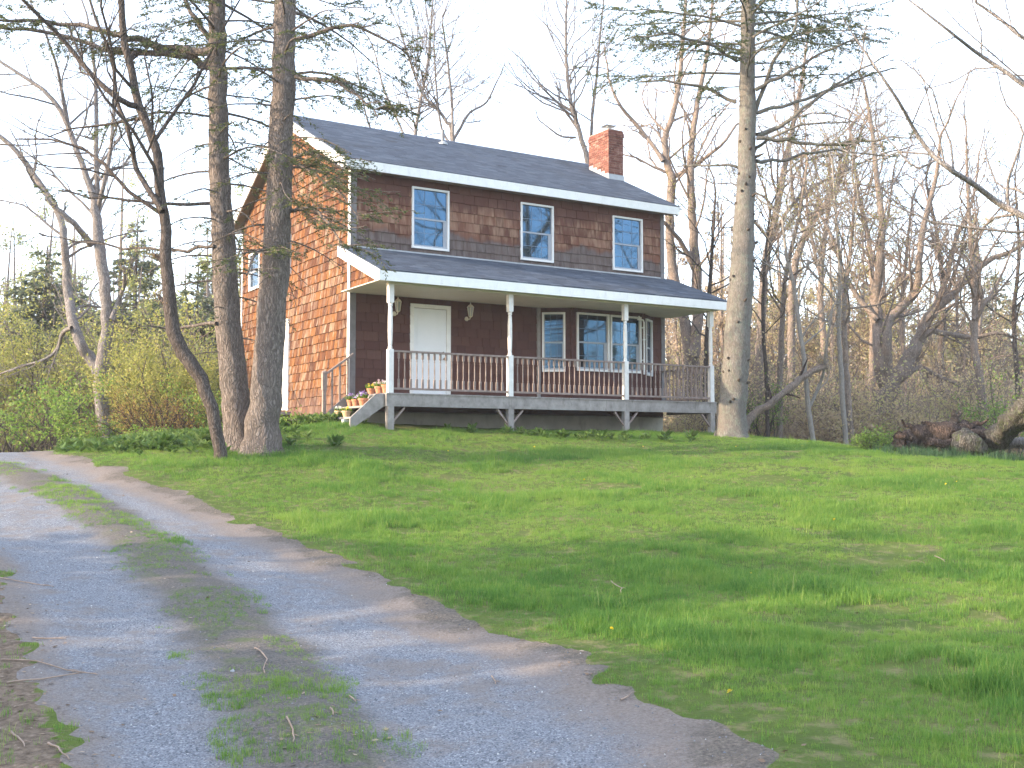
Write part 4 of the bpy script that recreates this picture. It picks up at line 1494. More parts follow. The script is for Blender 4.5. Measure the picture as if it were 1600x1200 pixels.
# the pale conifer at the right end of the porch
SY = 27.0
tr_s = trace([(1144, 688, 26), (1144, 650, 23), (1147, 600, 21.5), (1151, 540, 20.5), (1157, 450, 19.3), (1161, 375, 17.3), (1165, 300, 15), (1167, 200, 13.6), (1168, 100, 12), (1169, 0, 10.5), (1170, -150, 9), (1172, -330, 8), (1172, -450, 3)], SY, 0, True)


def spr(z, ti):
    return (np.interp(z, [8.4, 9.2, 10.2, 11, 13, 20], [0.02, 3.0, 7.0, 11, 11, 6]), np.interp(z, [8.5, 10, 12, 16, 20], [2.6, 3.4, 3.8, 2.8, .8]),
            np.interp(z, [8.5, 9.8, 10.6, 11.5, 14], [.12, .35, .8, 1, 1]), np.interp(z, [9, 11, 14], [.1, .2, .25]))


ex = []
for i, (rws, dy) in enumerate([([(1172, 222, 4), (1180, 180, 3.8), (1202, 112, 3.2), (1225, 72, 2.6), (1243, 40, 2.2), (1248, -10, 1.6)], -.8),
                               ([(1178, 238, 3), (1200, 218, 2.4), (1250, 196, 1.8), (1330, 190, 1)], -.6),
                               ([(1182, 214, 4), (1230, 190, 3.2), (1280, 150, 2.6), (1330, 118, 1.8), (1390, 85, 1)], .4),
                               ([(1182, 175, 3.4), (1240, 160, 2.6), (1320, 130, 2), (1400, 105, 1)], 1.2),
                               ([(1180, 140, 3.2), (1230, 115, 2.5), (1290, 80, 2), (1360, 55, 1)], -1),
                               ([(1184, 217, 3.4), (1240, 222, 2.8), (1300, 226, 2.2), (1380, 216, 1.6), (1430, 214, 1)], -1.2),
                               ([(1182, 252, 3), (1225, 250, 2.4), (1290, 235, 1.8), (1400, 245, 1)], .8),
                               ([(1152, 160, 3), (1110, 142, 2.6), (1060, 128, 2), (1000, 126, 1.2)], .5),
                               ([(1152, 95, 3), (1110, 70, 2.6), (1050, 55, 2), (980, 60, 1.2)], -.8),
                               ([(1155, 260, 2.4), (1120, 258, 2), (1060, 262, 1.2)], .8)]):
    p_, r_ = trace(rws, SY, dy, False, i)
    ex.append((p_, r_, [2, 1.5, 3, 3, 3, 4, 2.5, 4.5, 5, 3][i], [.1, .1, .35, .3, .5, .75, .5, .8, .9, .5][i], [.6, .6, .9, .9, .9, .6, .7, .8, .9, .6][i]))
conifer('spruce_tree', 'straight pale-grey conifer trunk with dark knots at the right end of the porch', [tr_s], M['bark_spruce'], br=spr, seed=11, stubs=(2.6, 9.5, 46), extra=ex, twig_step=.14, density=19, flat=.8, needle=(.075, .026))

# ------------------------------------------------------------------ bare and budding trees, one by one
bare_tree('crooked_tree', 'crooked leaning tree with rough dark bark, left of the two-trunked conifer', 19.2, [
    [(346, 704, 12), (336, 660, 12), (319, 605, 12.5), (300, 570, 13.5), (279, 541, 13.5), (267, 500, 13), (264, 450, 12), (259, 400, 11), (258, 350, 10), (250, 300, 9.5), (247, 245, 9), (234, 205, 8.5), (217, 165, 8), (205, 110, 7.5), (194, 60, 7), (190, 0, 6), (186, -90, 5), (180, -200, 3)],
    [(214, 168, 6), (180, 150, 5.5), (140, 113, 5), (97, 60, 4.2), (43, 7, 3.4), (-10, -50, 2.5)],
    [(254, 330, 6.5), (231, 294, 5.5), (213, 263, 5), (207, 233, 4.6), (197, 193, 4.2), (182, 157, 4), (178, 110, 3.6), (170, 77, 3.2), (150, 30, 2.8), (135, -20, 2)],
    [(258, 410, 6), (250, 405, 5), (243, 398, 4)], [(262, 475, 6), (254, 470, 5), (249, 463, 3)],
    [(246, 230, 3), (238, 200, 2.6), (238, 150, 2), (226, 90, 1.5)]],
    M['bark_dark'], seed=21, thin=0.84, per_m=.8, depth=1, nchild=(5, 4), leaf=M['budtan'], nleaf=700, leafsize=.035, dY=[0, -1, .8, 0, 0, .5])
bare_tree('forked_tree', 'bare tree forking low into two curved limbs beyond the bend of the drive', 34.0, [
    [(168, 694, 13.5), (160, 640, 13), (158, 590, 13.5), (163, 545, 12), (168, 500, 11), (163, 440, 11), (157, 395, 11), (151, 350, 9.5), (147, 310, 8.5), (140, 290, 7), (127, 253, 6), (110, 207, 5.5), (93, 170, 5), (70, 143, 4.2), (33, 117, 3.4), (-10, 90, 2.4)],
    [(155, 588, 11), (142, 560, 11), (126, 538, 10.5), (113, 500, 10), (108, 465, 9), (104, 410, 8), (100, 372, 7), (90, 330, 6.5), (60, 283, 6), (20, 230, 5), (-20, 200, 4)],
    [(150, 345, 6), (152, 300, 5.5), (150, 250, 5), (150, 200, 4.6), (150, 150, 4), (145, 80, 3), (135, 20, 2)],
    [(152, 330, 5), (162, 290, 4.4), (172, 240, 4), (178, 180, 3.2), (180, 120, 2.5)],
    [(142, 382, 7), (120, 355, 6), (92, 328, 5.5)],
    [(112, 512, 4.5), (98, 520, 4), (90, 545, 3.5), (70, 562, 3), (35, 572, 2.4), (-10, 588, 1.6)],
    [(175, 500, 6), (185, 470, 5), (193, 450, 4), (195, 430, 3)],
    [(110, 207, 4), (98, 150, 3.4), (88, 100, 2.8), (70, 50, 2)]],
    M['bark_bare'], seed=31, thin=0.8, per_m=1.0, depth=2, nchild=(5, 4, 3), leaf=M['bud'], nleaf=2200, leafsize=.05, minr=.006)
bare_tree('bare_tree', 'bare grey tree with two tall stems behind the right end of the roof', 40.0, [
    [(1078, 700, 17), (1080, 640, 16.5), (1082, 570, 15.5), (1074, 520, 12), (1056, 450, 10), (1047, 380, 9.5), (1047, 320, 9.2), (1050, 278, 8.8), (1042, 255, 7.8), (1040, 215, 6.5), (1052, 175, 5.8), (1062, 120, 5), (1067, 60, 4), (1072, 0, 3), (1074, -60, 2)],
    [(1084, 560, 12), (1090, 500, 11), (1088, 430, 10.5), (1083, 350, 9), (1079, 295, 8), (1080, 230, 6.5), (1090, 160, 5.5), (1104, 90, 4.2), (1112, 20, 3), (1116, -50, 2)],
    [(1036, 252, 5), (1012, 216, 4.4), (990, 190, 4), (965, 158, 3.2), (950, 120, 2.4)],
    [(1054, 276, 5), (1085, 260, 4.4), (1110, 240, 3.6), (1130, 224, 3), (1150, 195, 2.4)],
    [(1085, 420, 6), (1065, 380, 5), (1040, 350, 4)]],
    M['bark_wood'], seed=41, thin=0.78, per_m=.9, depth=2, nchild=(5, 4, 3), leaf=M['budtan'], nleaf=900, leafsize=.05, minr=.006)
bare_tree('bare_tree', 'bare thin tree above the ridge, directly left of the brick chimney', 44.0, [
    [(940, 700, 11), (935, 450, 10), (922, 280, 8), (905, 205, 7), (893, 165, 6.2), (886, 110, 5), (884, 50, 3.8), (886, -20, 2.6)],
    [(920, 270, 5), (925, 190, 4.6), (932, 120, 4), (938, 50, 3), (946, -20, 2)],
    [(905, 205, 4.4), (880, 170, 3.6), (855, 145, 3), (830, 120, 2)], [(900, 215, 3.5), (875, 212, 3), (845, 190, 2)]],
    M['bark_bare'], seed=43, thin=0.55, per_m=1.5, depth=2, nchild=(4, 4, 3), minr=.006)
bare_tree('bare_tree', 'bare tree with Y-shaped stems rising behind the middle of the roof', 42.0, [
    [(712, 700, 10), (710, 420, 9), (707, 218, 7), (697, 190, 5), (680, 165, 4.4), (662, 150, 3.6), (645, 110, 2.6), (630, 60, 2)],
    [(707, 222, 5), (720, 198, 4.4), (735, 175, 3.6), (760, 160, 3), (775, 130, 2)], [(708, 225, 4.5), (706, 160, 4), (700, 100, 3.2), (692, 40, 2.2)], [(706, 228, 4), (690, 200, 3.4), (682, 140, 3), (678, 70, 2.2)]],
    M['bark_bare'], seed=47, thin=0.55, per_m=1.6, depth=2, nchild=(4, 4, 3), minr=.006)
bare_tree('bare_tree', 'bare tree left of the roof vent, behind the ridge near the conifer', 43.0, [
    [(640, 700, 9), (642, 420, 8), (648, 230, 5.5), (655, 170, 4.6), (668, 100, 3.4), (675, 20, 2.2)],
    [(645, 240, 4), (622, 190, 3.4), (600, 140, 2.8), (585, 80, 2)], [(638, 300, 4), (600, 240, 3.4), (575, 190, 2.8), (560, 120, 2)]],
    M['bark_bare'], seed=49, thin=0.55, per_m=1.6, depth=2, nchild=(4, 4, 3), minr=.006)
bare_tree('gnarled_tree', 'large gnarled tree with orange-lit bark and a broken pale limb, right of the porch', 40.0, [
    [(1391, 700, 17), (1388, 662, 16), (1384, 625, 16), (1394, 600, 17), (1408, 582, 15), (1420, 560, 13), (1430, 543, 12), (1438, 527, 11), (1446, 503, 10), (1462, 482, 9), (1490, 458, 7.5), (1514, 431, 6.5), (1548, 405, 5), (1590, 388, 3.5), (1625, 350, 2)],
    [(1386, 608, 13), (1377, 579, 13), (1375, 537, 12.5), (1371, 500, 11), (1369, 465, 9.5), (1374, 415, 8), (1378, 350, 6.5), (1370, 280, 5), (1362, 200, 3.6), (1350, 130, 2.2)],
    [(1388, 600, 10), (1385, 545, 10), (1389, 503, 9), (1418, 472, 7.5), (1433, 450, 7), (1437, 400, 6), (1446, 340, 5), (1462, 280, 3.8), (1470, 210, 2.4)],
    [(1436, 530, 6), (1456, 517, 5.5), (1477, 521, 5), (1524, 527, 4), (1560, 520, 3), (1590, 530, 2)],
    [(1410, 590, 7), (1425, 578, 6), (1442, 575, 5), (1462, 586, 4), (1490, 598, 3)],
    [(1372, 500, 6), (1345, 470, 5), (1318, 425, 4), (1300, 370, 3), (1270, 320, 2)],
    [(1450, 500, 5), (1480, 430, 4.4), (1495, 370, 3.6), (1520, 310, 2.6), (1530, 240, 1.6)]],
    M['bark_wood'], seed=51, thin=.86, per_m=1.2, depth=2, nchild=(5, 4, 3), leaf=M['budtan'], nleaf=1500, leafsize=.05, minr=.006)
# a tree just outside the picture on the right, whose limbs reach in
RY = 20.0
bare_tree('overhanging_tree', 'tree at the right edge whose long bare limbs reach into the sky', RY, [
    [(1840, 760, 26), (1836, 600, 24), (1828, 450, 22), (1815, 250, 19), (1800, 50, 16), (1790, -150, 12), (1780, -350, 7), (1775, -480, 4)],
    [(1822, 520, 13), (1760, 450, 10), (1690, 390, 8.5), (1640, 358, 7.5), (1600, 338, 6.8), (1560, 317, 6), (1520, 287, 5.4), (1480, 262, 4.8), (1455, 240, 4.2), (1430, 205, 3.6), (1405, 160, 3), (1375, 115, 2.3), (1340, 65, 1.6), (1318, 30, 1)],
    [(1812, 300, 10), (1740, 230, 7.5), (1660, 170, 6), (1600, 133, 5), (1560, 105, 4.2), (1525, 82, 3.5), (1487, 52, 2.8), (1440, 15, 2), (1400, -15, 1)],
    [(1576, 324, 3.6), (1574, 285, 3), (1590, 240, 2.6), (1598, 200, 2.2), (1570, 160, 1.6), (1560, 120, 1)],
    [(1805, 180, 9), (1700, 110, 6), (1600, 60, 4), (1566, 32, 3), (1525, 4, 2.4)],
    [(1462, 250, 2.6), (1430, 262, 2), (1395, 225, 1.6), (1340, 175, 1)],
    [(1640, 360, 4), (1600, 300, 3), (1560, 290, 2), (1540, 240, 1.5)]],
    M['bark_bare'], seed=61, thin=0.8, per_m=1.0, depth=1, nchild=(5, 4), leaf=M['budtan'], nleaf=1000, leafsize=.03, dY=[0, -1.5, -.8, .3, .5, .4, 1.2])

# more of the same wood stands right of the lawn, beyond the picture (the house windows mirror it)
for i, (x_, y_, h_, lab_) in enumerate([(15.5, 22.5, 13, 'tall bare tree right of the lawn, first beyond the overhanging tree'), (19.5, 19.0, 15, 'tall bare tree right of the lawn, standing nearest to the drive'), (23.0, 25.5, 14, 'tall bare tree right of the lawn, farthest from the drive')]):
    z_ = gz(x_, y_)
    tr_ = np.array([[x_, y_, z_ - .15], [x_ + .2, y_, z_ + h_ * .3], [x_ - .1, y_ + .2, z_ + h_ * .6], [x_ + .3, y_, z_ + h_]]); rr_ = np.array([.24, .19, .12, .03])
    lims = [(tr_, rr_)]
    for q in range(5):
        a_ = q * 2.4 + i; f_ = .35 + .1 * q
        p0 = np.array([np.interp(z_ + h_ * f_, tr_[:, 2], tr_[:, 0]), np.interp(z_ + h_ * f_, tr_[:, 2], tr_[:, 1]), z_ + h_ * f_]); d_ = np.array([math.cos(a_), math.sin(a_), .9])
        lims.append((np.array([p0, p0 + d_ * 1.3, p0 + d_ * 2.4 + [0, 0, .5], p0 + d_ * 3.2 + [0, 0, 1.4]]), np.array([.10, .08, .05, .02])))
    lims = [[np.asarray(a) for a in (p, r)] for p, r in lims]
    bare_tree('bare_tree', lab_, y_, lims, M['bark_wood'], 'bare trees right of the lawn', seed=160 + i, per_m=1.1, depth=2, nchild=(5, 4, 3), leaf=M['budtan'], nleaf=900, leafsize=.06, minr=.006)

# slim trees of the wood right of the house
WG = 'slim trees in the wood right of the house'
slim = [
    ('slim pale trunk with a V-shaped side stem, right of the leaning log', 33, [[(1273, 697, 5), (1263, 637, 4.6), (1256, 560, 4.2), (1252, 530, 4), (1239, 441, 3.4), (1229, 400, 3), (1222, 340, 2)], [(1263, 640, 3.2), (1284, 592, 3), (1290, 548, 2.6), (1298, 500, 2)]], 'bark_pale'),
    ('left stem of the close pair of grey trunks midway to the gnarled tree', 34, [[(1322, 697, 5), (1315, 592, 4.6), (1310, 503, 4.2), (1312, 420, 3.6), (1306, 330, 2.6), (1300, 250, 1.6)]], 'bark_pale'),
    ('right stem of the close pair of grey trunks midway to the gnarled tree', 34.6, [[(1331, 697, 6), (1325, 620, 5.6), (1321, 550, 5.2), (1320, 470, 4.4), (1330, 380, 3.4), (1336, 300, 2.4)]], 'bark_wood'),
    ('dark straight trunk crossed by the leaning log', 36, [[(1218, 697, 6), (1218, 606, 5.6), (1222, 513, 5), (1228, 430, 4.2), (1250, 330, 3.2), (1262, 250, 2)]], 'bark_wood'),
    ('thin dark stem crossed by the low end of the leaning log', 35, [[(1200, 697, 4), (1198, 606, 3.8), (1192, 500, 3.2), (1196, 400, 2.4), (1205, 320, 1.6)]], 'bark_dark'),
    ('straight tan trunk right of the gnarled tree', 38, [[(1545, 697, 8), (1541, 668, 7.6), (1531, 592, 7), (1522, 540, 6.4), (1523, 470, 5.6), (1518, 380, 4.4), (1512, 290, 3), (1510, 220, 2)], [(1521, 500, 3), (1560, 440, 2.4), (1585, 380, 1.8)]], 'bark_wood'),
    ('tall tree leaning right just behind the pale conifer', 42, [[(1180, 698, 9), (1184, 600, 8.6), (1190, 500, 8), (1196, 410, 7.4), (1215, 320, 6.4), (1232, 230, 5), (1250, 140, 3.6), (1262, 60, 2)], [(1196, 400, 4), (1230, 330, 3.6), (1275, 290, 3), (1330, 262, 2.4), (1380, 240, 1.6)]], 'bark_wood'),
    ('curved tree arching to the right in the wood behind the leaning log', 46, [[(1240, 697, 8), (1236, 560, 7.4), (1240, 430, 6.6), (1262, 360, 6), (1300, 305, 5), (1320, 260, 3.6), (1330, 200, 2.2)], [(1258, 365, 4), (1240, 310, 3.2), (1235, 240, 2.4)]], 'bark_wood'),
    ('grey trunk close left of the gnarled tree', 46, [[(1362, 697, 7), (1362, 600, 6.6), (1364, 480, 5.6), (1358, 380, 4.6), (1340, 300, 3.6), (1332, 220, 2.2)], [(1362, 420, 3), (1385, 350, 2.6), (1396, 270, 1.8)]], 'bark_wood'),
    ('thin stem at the right picture edge above the fallen trunk', 40, [[(1588, 697, 5), (1590, 600, 4.6), (1584, 500, 4), (1592, 400, 3), (1588, 310, 2)]], 'bark_dark'),
    ('dark forked stem seen between the gnarled tree and the tan trunk', 48, [[(1470, 697, 6), (1468, 590, 5.6), (1474, 480, 4.8), (1466, 380, 3.8), (1450, 300, 2.6)], [(1474, 470, 3), (1500, 400, 2.4), (1512, 330, 1.6)]], 'bark_dark'),
    ('slender stem seen through the porch railing at its right end', 37, [[(1100, 699, 5), (1102, 600, 4.6), (1106, 500, 4), (1112, 400, 3.2), (1118, 300, 2)]], 'bark_dark'),
    ('twin-topped tree behind the pair of grey trunks', 52, [[(1290, 697, 7), (1288, 560, 6.4), (1282, 450, 5.6), (1290, 360, 4.4), (1300, 290, 3.2)], [(1284, 440, 3.6), (1264, 350, 3), (1258, 270, 2)]], 'bark_wood'),
    ('mossy greenish stem beside the green shrub', 44, [[(1412, 697, 5), (1416, 600, 4.6), (1408, 500, 4), (1416, 400, 3), (1426, 310, 2)]], 'bark_wood'),
]
for i, (lab, yy, lm, bk) in enumerate(slim):
    bare_tree('slim_tree', lab, yy, lm, M[bk], WG, seed=100 + i, thin=.85, per_m=1.5, depth=2, nchild=(5, 4, 3), leaf=M['bud'] if i % 3 else M['budtan'], nleaf=1100, leafsize=.055, minr=.006)

# leaning dead log and the fallen wood at the right edge
def log(name, label, pts, rad, mat, end=None, group=None, cat='log', sides=14):
    global rng
    rng = np.random.default_rng(len(label))
    nr = 34
    pts, rad = resample(pts, rad, nr)
    base = pts[0].copy()
    t = thing(name, label, cat, base, 0, group)
    sides = max(sides, 18)
    mb = MB(); mb.tube(pts - base, rad, sides); q = mb
    q.flush()
    v = q.v[-1]; ax = np.repeat(pts - base, sides, 0); rr = np.repeat(rad, sides)
    so = len(label)
    d = np.array([mnoise.fractal(Vector(p * 3.2) + Vector((so, 0, 0)), 1.0, 2.1, 4) + .6 * mnoise.noise(Vector((p[0] * 2, p[1] * 2, p[2] * 9)) + Vector((0, so, 0))) for p in v])
    v += (v - ax) * np.clip(d, -.8, .9)[:, None] * .55
    v[:sides] -= (ax[sides] - ax[0]) * rng.uniform(-.4, .5, (sides, 1)); v[-sides:] += (ax[-1] - ax[-sides - 1]) * rng.uniform(-.4, .5, (sides, 1))
    n = len(v)
    q.f.append(np.array([[*range(sides)]])); q.f.append(np.array([[*range(n - 1, n - sides - 1, -1)]]))
    q.build('trunk', mat, t, smooth=True)
    return t, base


p_, r_ = trace([(1150, 668, 7), (1175, 650, 6.4), (1205, 630, 5.6), (1246, 596, 5.2), (1268, 582, 4.8), (1289, 571, 4)], 32.5, 0, True)
lg, lb = log('leaning_log', 'broken reddish-brown log leaning up to the right behind the pale conifer', p_, r_, M['bark_wood'])
mb = MB()
for a_, b_ in (((1246, 596), (1262, 560)), ((1205, 630), (1200, 600)), ((1222, 615), (1250, 622))):
    mb.tube(np.array([P(*a_, 32.5), (P(*a_, 32.5) + P(*b_, 32.3)) / 2 + .03, P(*b_, 32.3)]) - lb, [.05, .035, .015], 6)
mb.build('limb_stub', M['log'], lg, smooth=True, stuff=True)
FY = 24.5
FG = 'rotting wood at the right edge of the lawn'
def fl(rows, dY=0.0):
    return trace(rows, FY, dY)
p_, r_ = fl([(1405, 688, 12), (1432, 682, 16), (1462, 678, 18), (1496, 676, 18), (1528, 684, 15), (1550, 692, 10)], .5)
t_, b_ = log('fallen_log', 'dark brown rotting log lying left of the round stump, a snag rising from it', p_, r_, M['log'], group=FG)


def arms(rows, name, mat):
    mb = MB()
    for rw, dy in rows:
        q, rr = trace(rw, FY + dy); q, rr = resample(q, rr, 10)
        mb.tube(q + rng.normal(size=q.shape) * .018 - b_, rr * (1 + rng.normal(size=10) * .1), 8)
    o = mb.build(name, mat, t_, smooth=True, stuff=True)


arms([([(1478, 676, 9), (1488, 664, 8), (1493, 652, 6.5), (1491, 642, 3)], .1), ([(1493, 655, 4), (1499, 648, 3), (1500, 643, 1.5)], .1)], 'snag', M['bark_dark'])
arms([([(1440, 680, 6), (1428, 670, 5), (1415, 664, 3), (1408, 655, 1.5)], -.2), ([(1425, 684, 6), (1410, 680, 5), (1396, 684, 2)], -.4), ([(1462, 672, 5), (1452, 662, 4), (1440, 660, 1.5)], 0), ([(1505, 674, 6), (1520, 664, 5), (1534, 662, 3), (1545, 655, 1.5)], 0),
      ([(1515, 680, 8), (1535, 676, 7), (1556, 678, 5), (1575, 672, 2)], -.5), ([(1450, 690, 7), (1470, 694, 6), (1490, 690, 5), (1505, 696, 3)], -.5)], 'root', M['log'])
p_, r_ = fl([(1480, 700, 10), (1492, 694, 15), (1505, 691, 17), (1520, 694, 16), (1534, 700, 10)], -.9)
log('stump', 'rounded pale brown stump end in the middle of the fallen wood', p_, r_, M['logmoss'], group=FG, cat='stump')
p_, r_ = fl([(1522, 704, 11), (1548, 692, 15), (1578, 666, 18), (1610, 636, 20), (1665, 596, 21), (1740, 560, 21), (1822, 520, 21)], -3.6)
log('mossy_log', 'big mossy fallen trunk rising to the right picture edge', p_, r_, M['logmoss'], group=FG, sides=20)
p_, r_ = fl([(1500, 712, 8), (1545, 700, 9), (1585, 692, 9), (1640, 684, 9)], -.6)
log('fallen_branch', 'thin grey fallen branch lying in front of the mossy trunk', p_, r_, M['bark_bare'], group=FG, cat='branch')

# ------------------------------------------------------------------ conifers and shrubs on the left, and beyond
def small_pine(u, Y, htop, w, label, seed, fol=.9, group='evergreens beyond the drive', mat='pine'):
    b = B(u, Y)
    hh = htop
    tp = np.array([b - [0, 0, .15], b + [0, 0, hh * .5], b + [0.1, 0, hh]]); rr = np.array([.05 + hh * .014, .04 + hh * .008, .02])
    f_ = lambda z, ti: ((14, w * max(.10, 1 - ((z - b[2]) / hh) ** 1.7) * (.75 + .35 * math.sin(z * 2.3 + seed)) + .25, fol, .35) if z > b[2] + hh * .12 else (.05, 1, 0, 0))
    return conifer('evergreen_tree', label, [(tp, rr)], M['bark_dark'], br=f_, seed=seed, twig_step=.17, density=13, flat=2.0, needle=(.27, .12), nmat=M[mat], group=group)


small_pine(62, 46, 9.2, 3.3, 'bushy dark evergreen at the far left beyond the drive', 71)
small_pine(205, 52, 11.6, 3.3, 'pointed grey-green evergreen seen between the forked and the crooked trees', 72, .8)
small_pine(302, 48, 8.4, 3.2, 'dark evergreen close behind the two-trunked conifer', 73, .9)
small_pine(258, 60, 9.0, 3.8, 'low wide evergreen behind the crooked tree', 74, .8)
small_pine(120, 58, 9.6, 3.6, 'evergreen showing between the two limbs of the forked tree', 171, .95)
small_pine(10, 54, 7.6, 3.6, 'low dark evergreen at the left picture edge', 172, .95)
small_pine(330, 56, 9.6, 3.2, 'evergreen seen in the gap between the crooked tree and the two-trunked conifer', 173, .95)
EG = 'evergreens in the far wood on the right'
small_pine(1560, 62, 10.5, 3.2, 'tall dark evergreen in the wood at the right edge', 75, .9, EG)
small_pine(1290, 66, 9.0, 2.8, 'dark evergreen deep in the wood behind the pair of grey trunks', 76, .9, EG)
small_pine(1470, 70, 9.5, 3.2, 'dark evergreen deep in the wood right of the gnarled tree', 77, .8, EG)
small_pine(1200, 64, 9.5, 3.0, 'olive evergreen in the wood just right of the pale conifer', 78, .8, EG)
small_pine(1370, 74, 11.5, 3.2, 'broad evergreen behind the gnarled tree', 79, .8, EG)

# the evergreens along the near left side of the drive, just outside the picture: their shade lies over the drive and the near lawn
SG_ = 'evergreens along the near left side of the drive'
for i, (x_, y_, h_, w_, lab_) in enumerate([(-13.5, 7.6, 11.5, 2.9, 'shade evergreen left of the drive, farthest of its row'), (-16, 5.2, 13, 3.3, 'shade evergreen left of the drive, set back behind the farthest two'),
                                          (-13.5, 2.8, 12, 3.1, 'shade evergreen left of the drive, second farthest in its front row'), (-16.5, .2, 13.5, 3.4, 'shade evergreen left of the drive, set back beside the camera'),
                                          (-13, -2.2, 12, 3.2, 'shade evergreen left of the drive, third in its front row'), (-16, -5, 13, 3.4, 'shade evergreen left of the drive, set back behind the camera'),
                                          (-13, -7.5, 12, 3.2, 'shade evergreen behind the camera, last of its front row'), (-20, -1.5, 14, 3.6, 'largest shade evergreen, farthest back from the drive')]):
    h_ *= .56; w_ *= .8; x_ += 1.0
    b = np.array([x_, y_, gz(x_, y_)])
    tp = np.array([b - [0, 0, .15], b + [0, 0, h_ * .5], b + [.1, 0, h_]]); rr = np.array([.05 + h_ * .014, .04 + h_ * .008, .02])
    conifer('shade_tree', lab_, [(tp, rr)], M['bark_dark'], br=(lambda z, ti, b=b, h_=h_, w_=w_: ((11, w_ * max(.12, 1 - ((z - b[2]) / h_) ** 1.6) + .2, .95, .35) if z > b[2] + h_ * .04 else (.05, 1, 0, 0))),
            seed=700 + i, twig_step=.2, density=8, flat=2.0, needle=(.30, .13), nmat=M['pine'], group=SG_)

shrub('leafy_sapling', 'bright green sapling bush at the left end of the drive', 'bush', B(85, 28.5), 1.15, 2.0, M['green'], 2600, .085, 9, seed=81)
shrub('leafy_sapling', 'bright green low bush beside the forked tree trunk', 'bush', B(122, 30), .8, 1.3, M['green'], 1500, .08, 8, seed=82)
shrub('yellow_bush', 'large yellow-green bush behind the crooked tree', 'bush', B(262, 33), 2.3, 3.6, M['bud'], 16000, .085, 22, seed=83)
shrub('bronze_bush', 'twiggy bronze-leaved bush in front of the yellow-green bush', 'bush', B(250, 27), 1.35, 1.55, M['redtwig'], 2600, .05, 30, seed=84, bark=M['log'])
shrub('yellow_bush', 'tall pale yellow-green tree-bush left of the forked tree', 'bush', B(40, 38), 2.6, 5.2, M['bud'], 14000, .09, 16, seed=85)
shrub('yellow_bush', 'yellow-green bush between the forked tree limbs', 'bush', B(140, 40), 2.3, 4.8, M['bud'], 11000, .09, 16, seed=86)
shrub('twiggy_bush', 'grey-purple leafless bush at the far left under the yellow-green trees', 'bush', B(20, 33), 2.0, 2.4, M['budtan'], 500, .05, 34, seed=87)
shrub('twiggy_bush', 'grey-purple leafless bush at the foot of the forked tree', 'bush', B(135, 36), 1.8, 2.6, M['budtan'], 500, .05, 30, seed=88)
shrub('dark_bush', 'dark green bush half hidden behind the two-trunked conifer', 'bush', B(332, 27), .9, 1.5, M['green'], 1600, .07, 10, seed=89)
shrub('clump_bush', 'low green clump on the bank in front of the bronze bush', 'bush', B(228, 24.2), .8, .45, M['green'], 1800, .06, 22, seed=90)
shrub('round_shrub', 'dense dark green shrub left of the rotting log', 'bush', B(1372, 25.5), .72, .55, M['green'], 4200, .05, 40, seed=91)
shrub('yellow_bush', 'yellow-green bush right of the pale conifer, beside the leaning log', 'bush', B(1196, 36), 1.1, 2.4, M['green'], 1500, .07, 9, seed=92)
shrub('yellow_bush', 'yellow-green young tree near the right edge, behind the mossy trunk', 'bush', B(1572, 33), 1.2, 2.9, M['green'], 1700, .075, 8, seed=93)
shrub('weed_clump', 'leafy weeds growing against the foundation beside the side stoop', 'plant', B(470, 25.0), .55, .35, M['green'], 700, .06, 14, seed=94)

# ------------------------------------------------------------------ far woods: one mass on each side of the house
rng = np.random.default_rng(5)


def wood_proto(h, seed, nleaf, ls, lev=2):
    global rng
    rng = np.random.default_rng(seed)
    mb = MB(); tips = []
    pts = np.array([[0, 0, -.3], [.1, 0, h * .3], [-.1, .1, h * .6], [.1, 0, h]]); pts, rad = resample(pts, [h * .012, h * .009, h * .006, h * .002], 9)
    mb.tube(pts, rad, 5)
    for q in range(13):
        f = .22 + .76 * q / 13
        j = int(f * 8); a = rng.random() * 6.28
        grow(mb, pts[j], [math.cos(a), math.sin(a), .8], h * .32 * (1.15 - f), rad[j] * .5, 0, lev, tips, (5, 4), .06, .2, .008)
    wood = mb
    lf = MB()
    tp = np.concatenate(tips); ii = rng.integers(0, len(tp), nleaf)
    lf.leaves(tp[ii] + rng.normal(size=(nleaf, 3)) * .12, rng.normal(size=(nleaf, 3)), rng.normal(size=(nleaf, 3)), ls, ls * .7)
    return wood, lf


def brush_proto(h, seed, nleaf, ls):
    global rng
    rng = np.random.default_rng(seed)
    mb = MB(); tips = []
    for i in range(12):
        a = rng.random() * 6.28; q = rng.random()
        grow(mb, [math.cos(a) * q * .6, math.sin(a) * q * .6, -.1], [math.cos(a) * q, math.sin(a) * q, 1.1], h * rng.uniform(.6, 1), .012, 0, 1, tips, (6, 4), .03, .22, .006)
    lf = MB()
    tp = np.concatenate(tips); ii = rng.integers(0, len(tp), nleaf)
    lf.leaves(tp[ii] + rng.normal(size=(nleaf, 3)) * .1, rng.normal(size=(nleaf, 3)), rng.normal(size=(nleaf, 3)), ls, ls * .7)
    return mb, lf


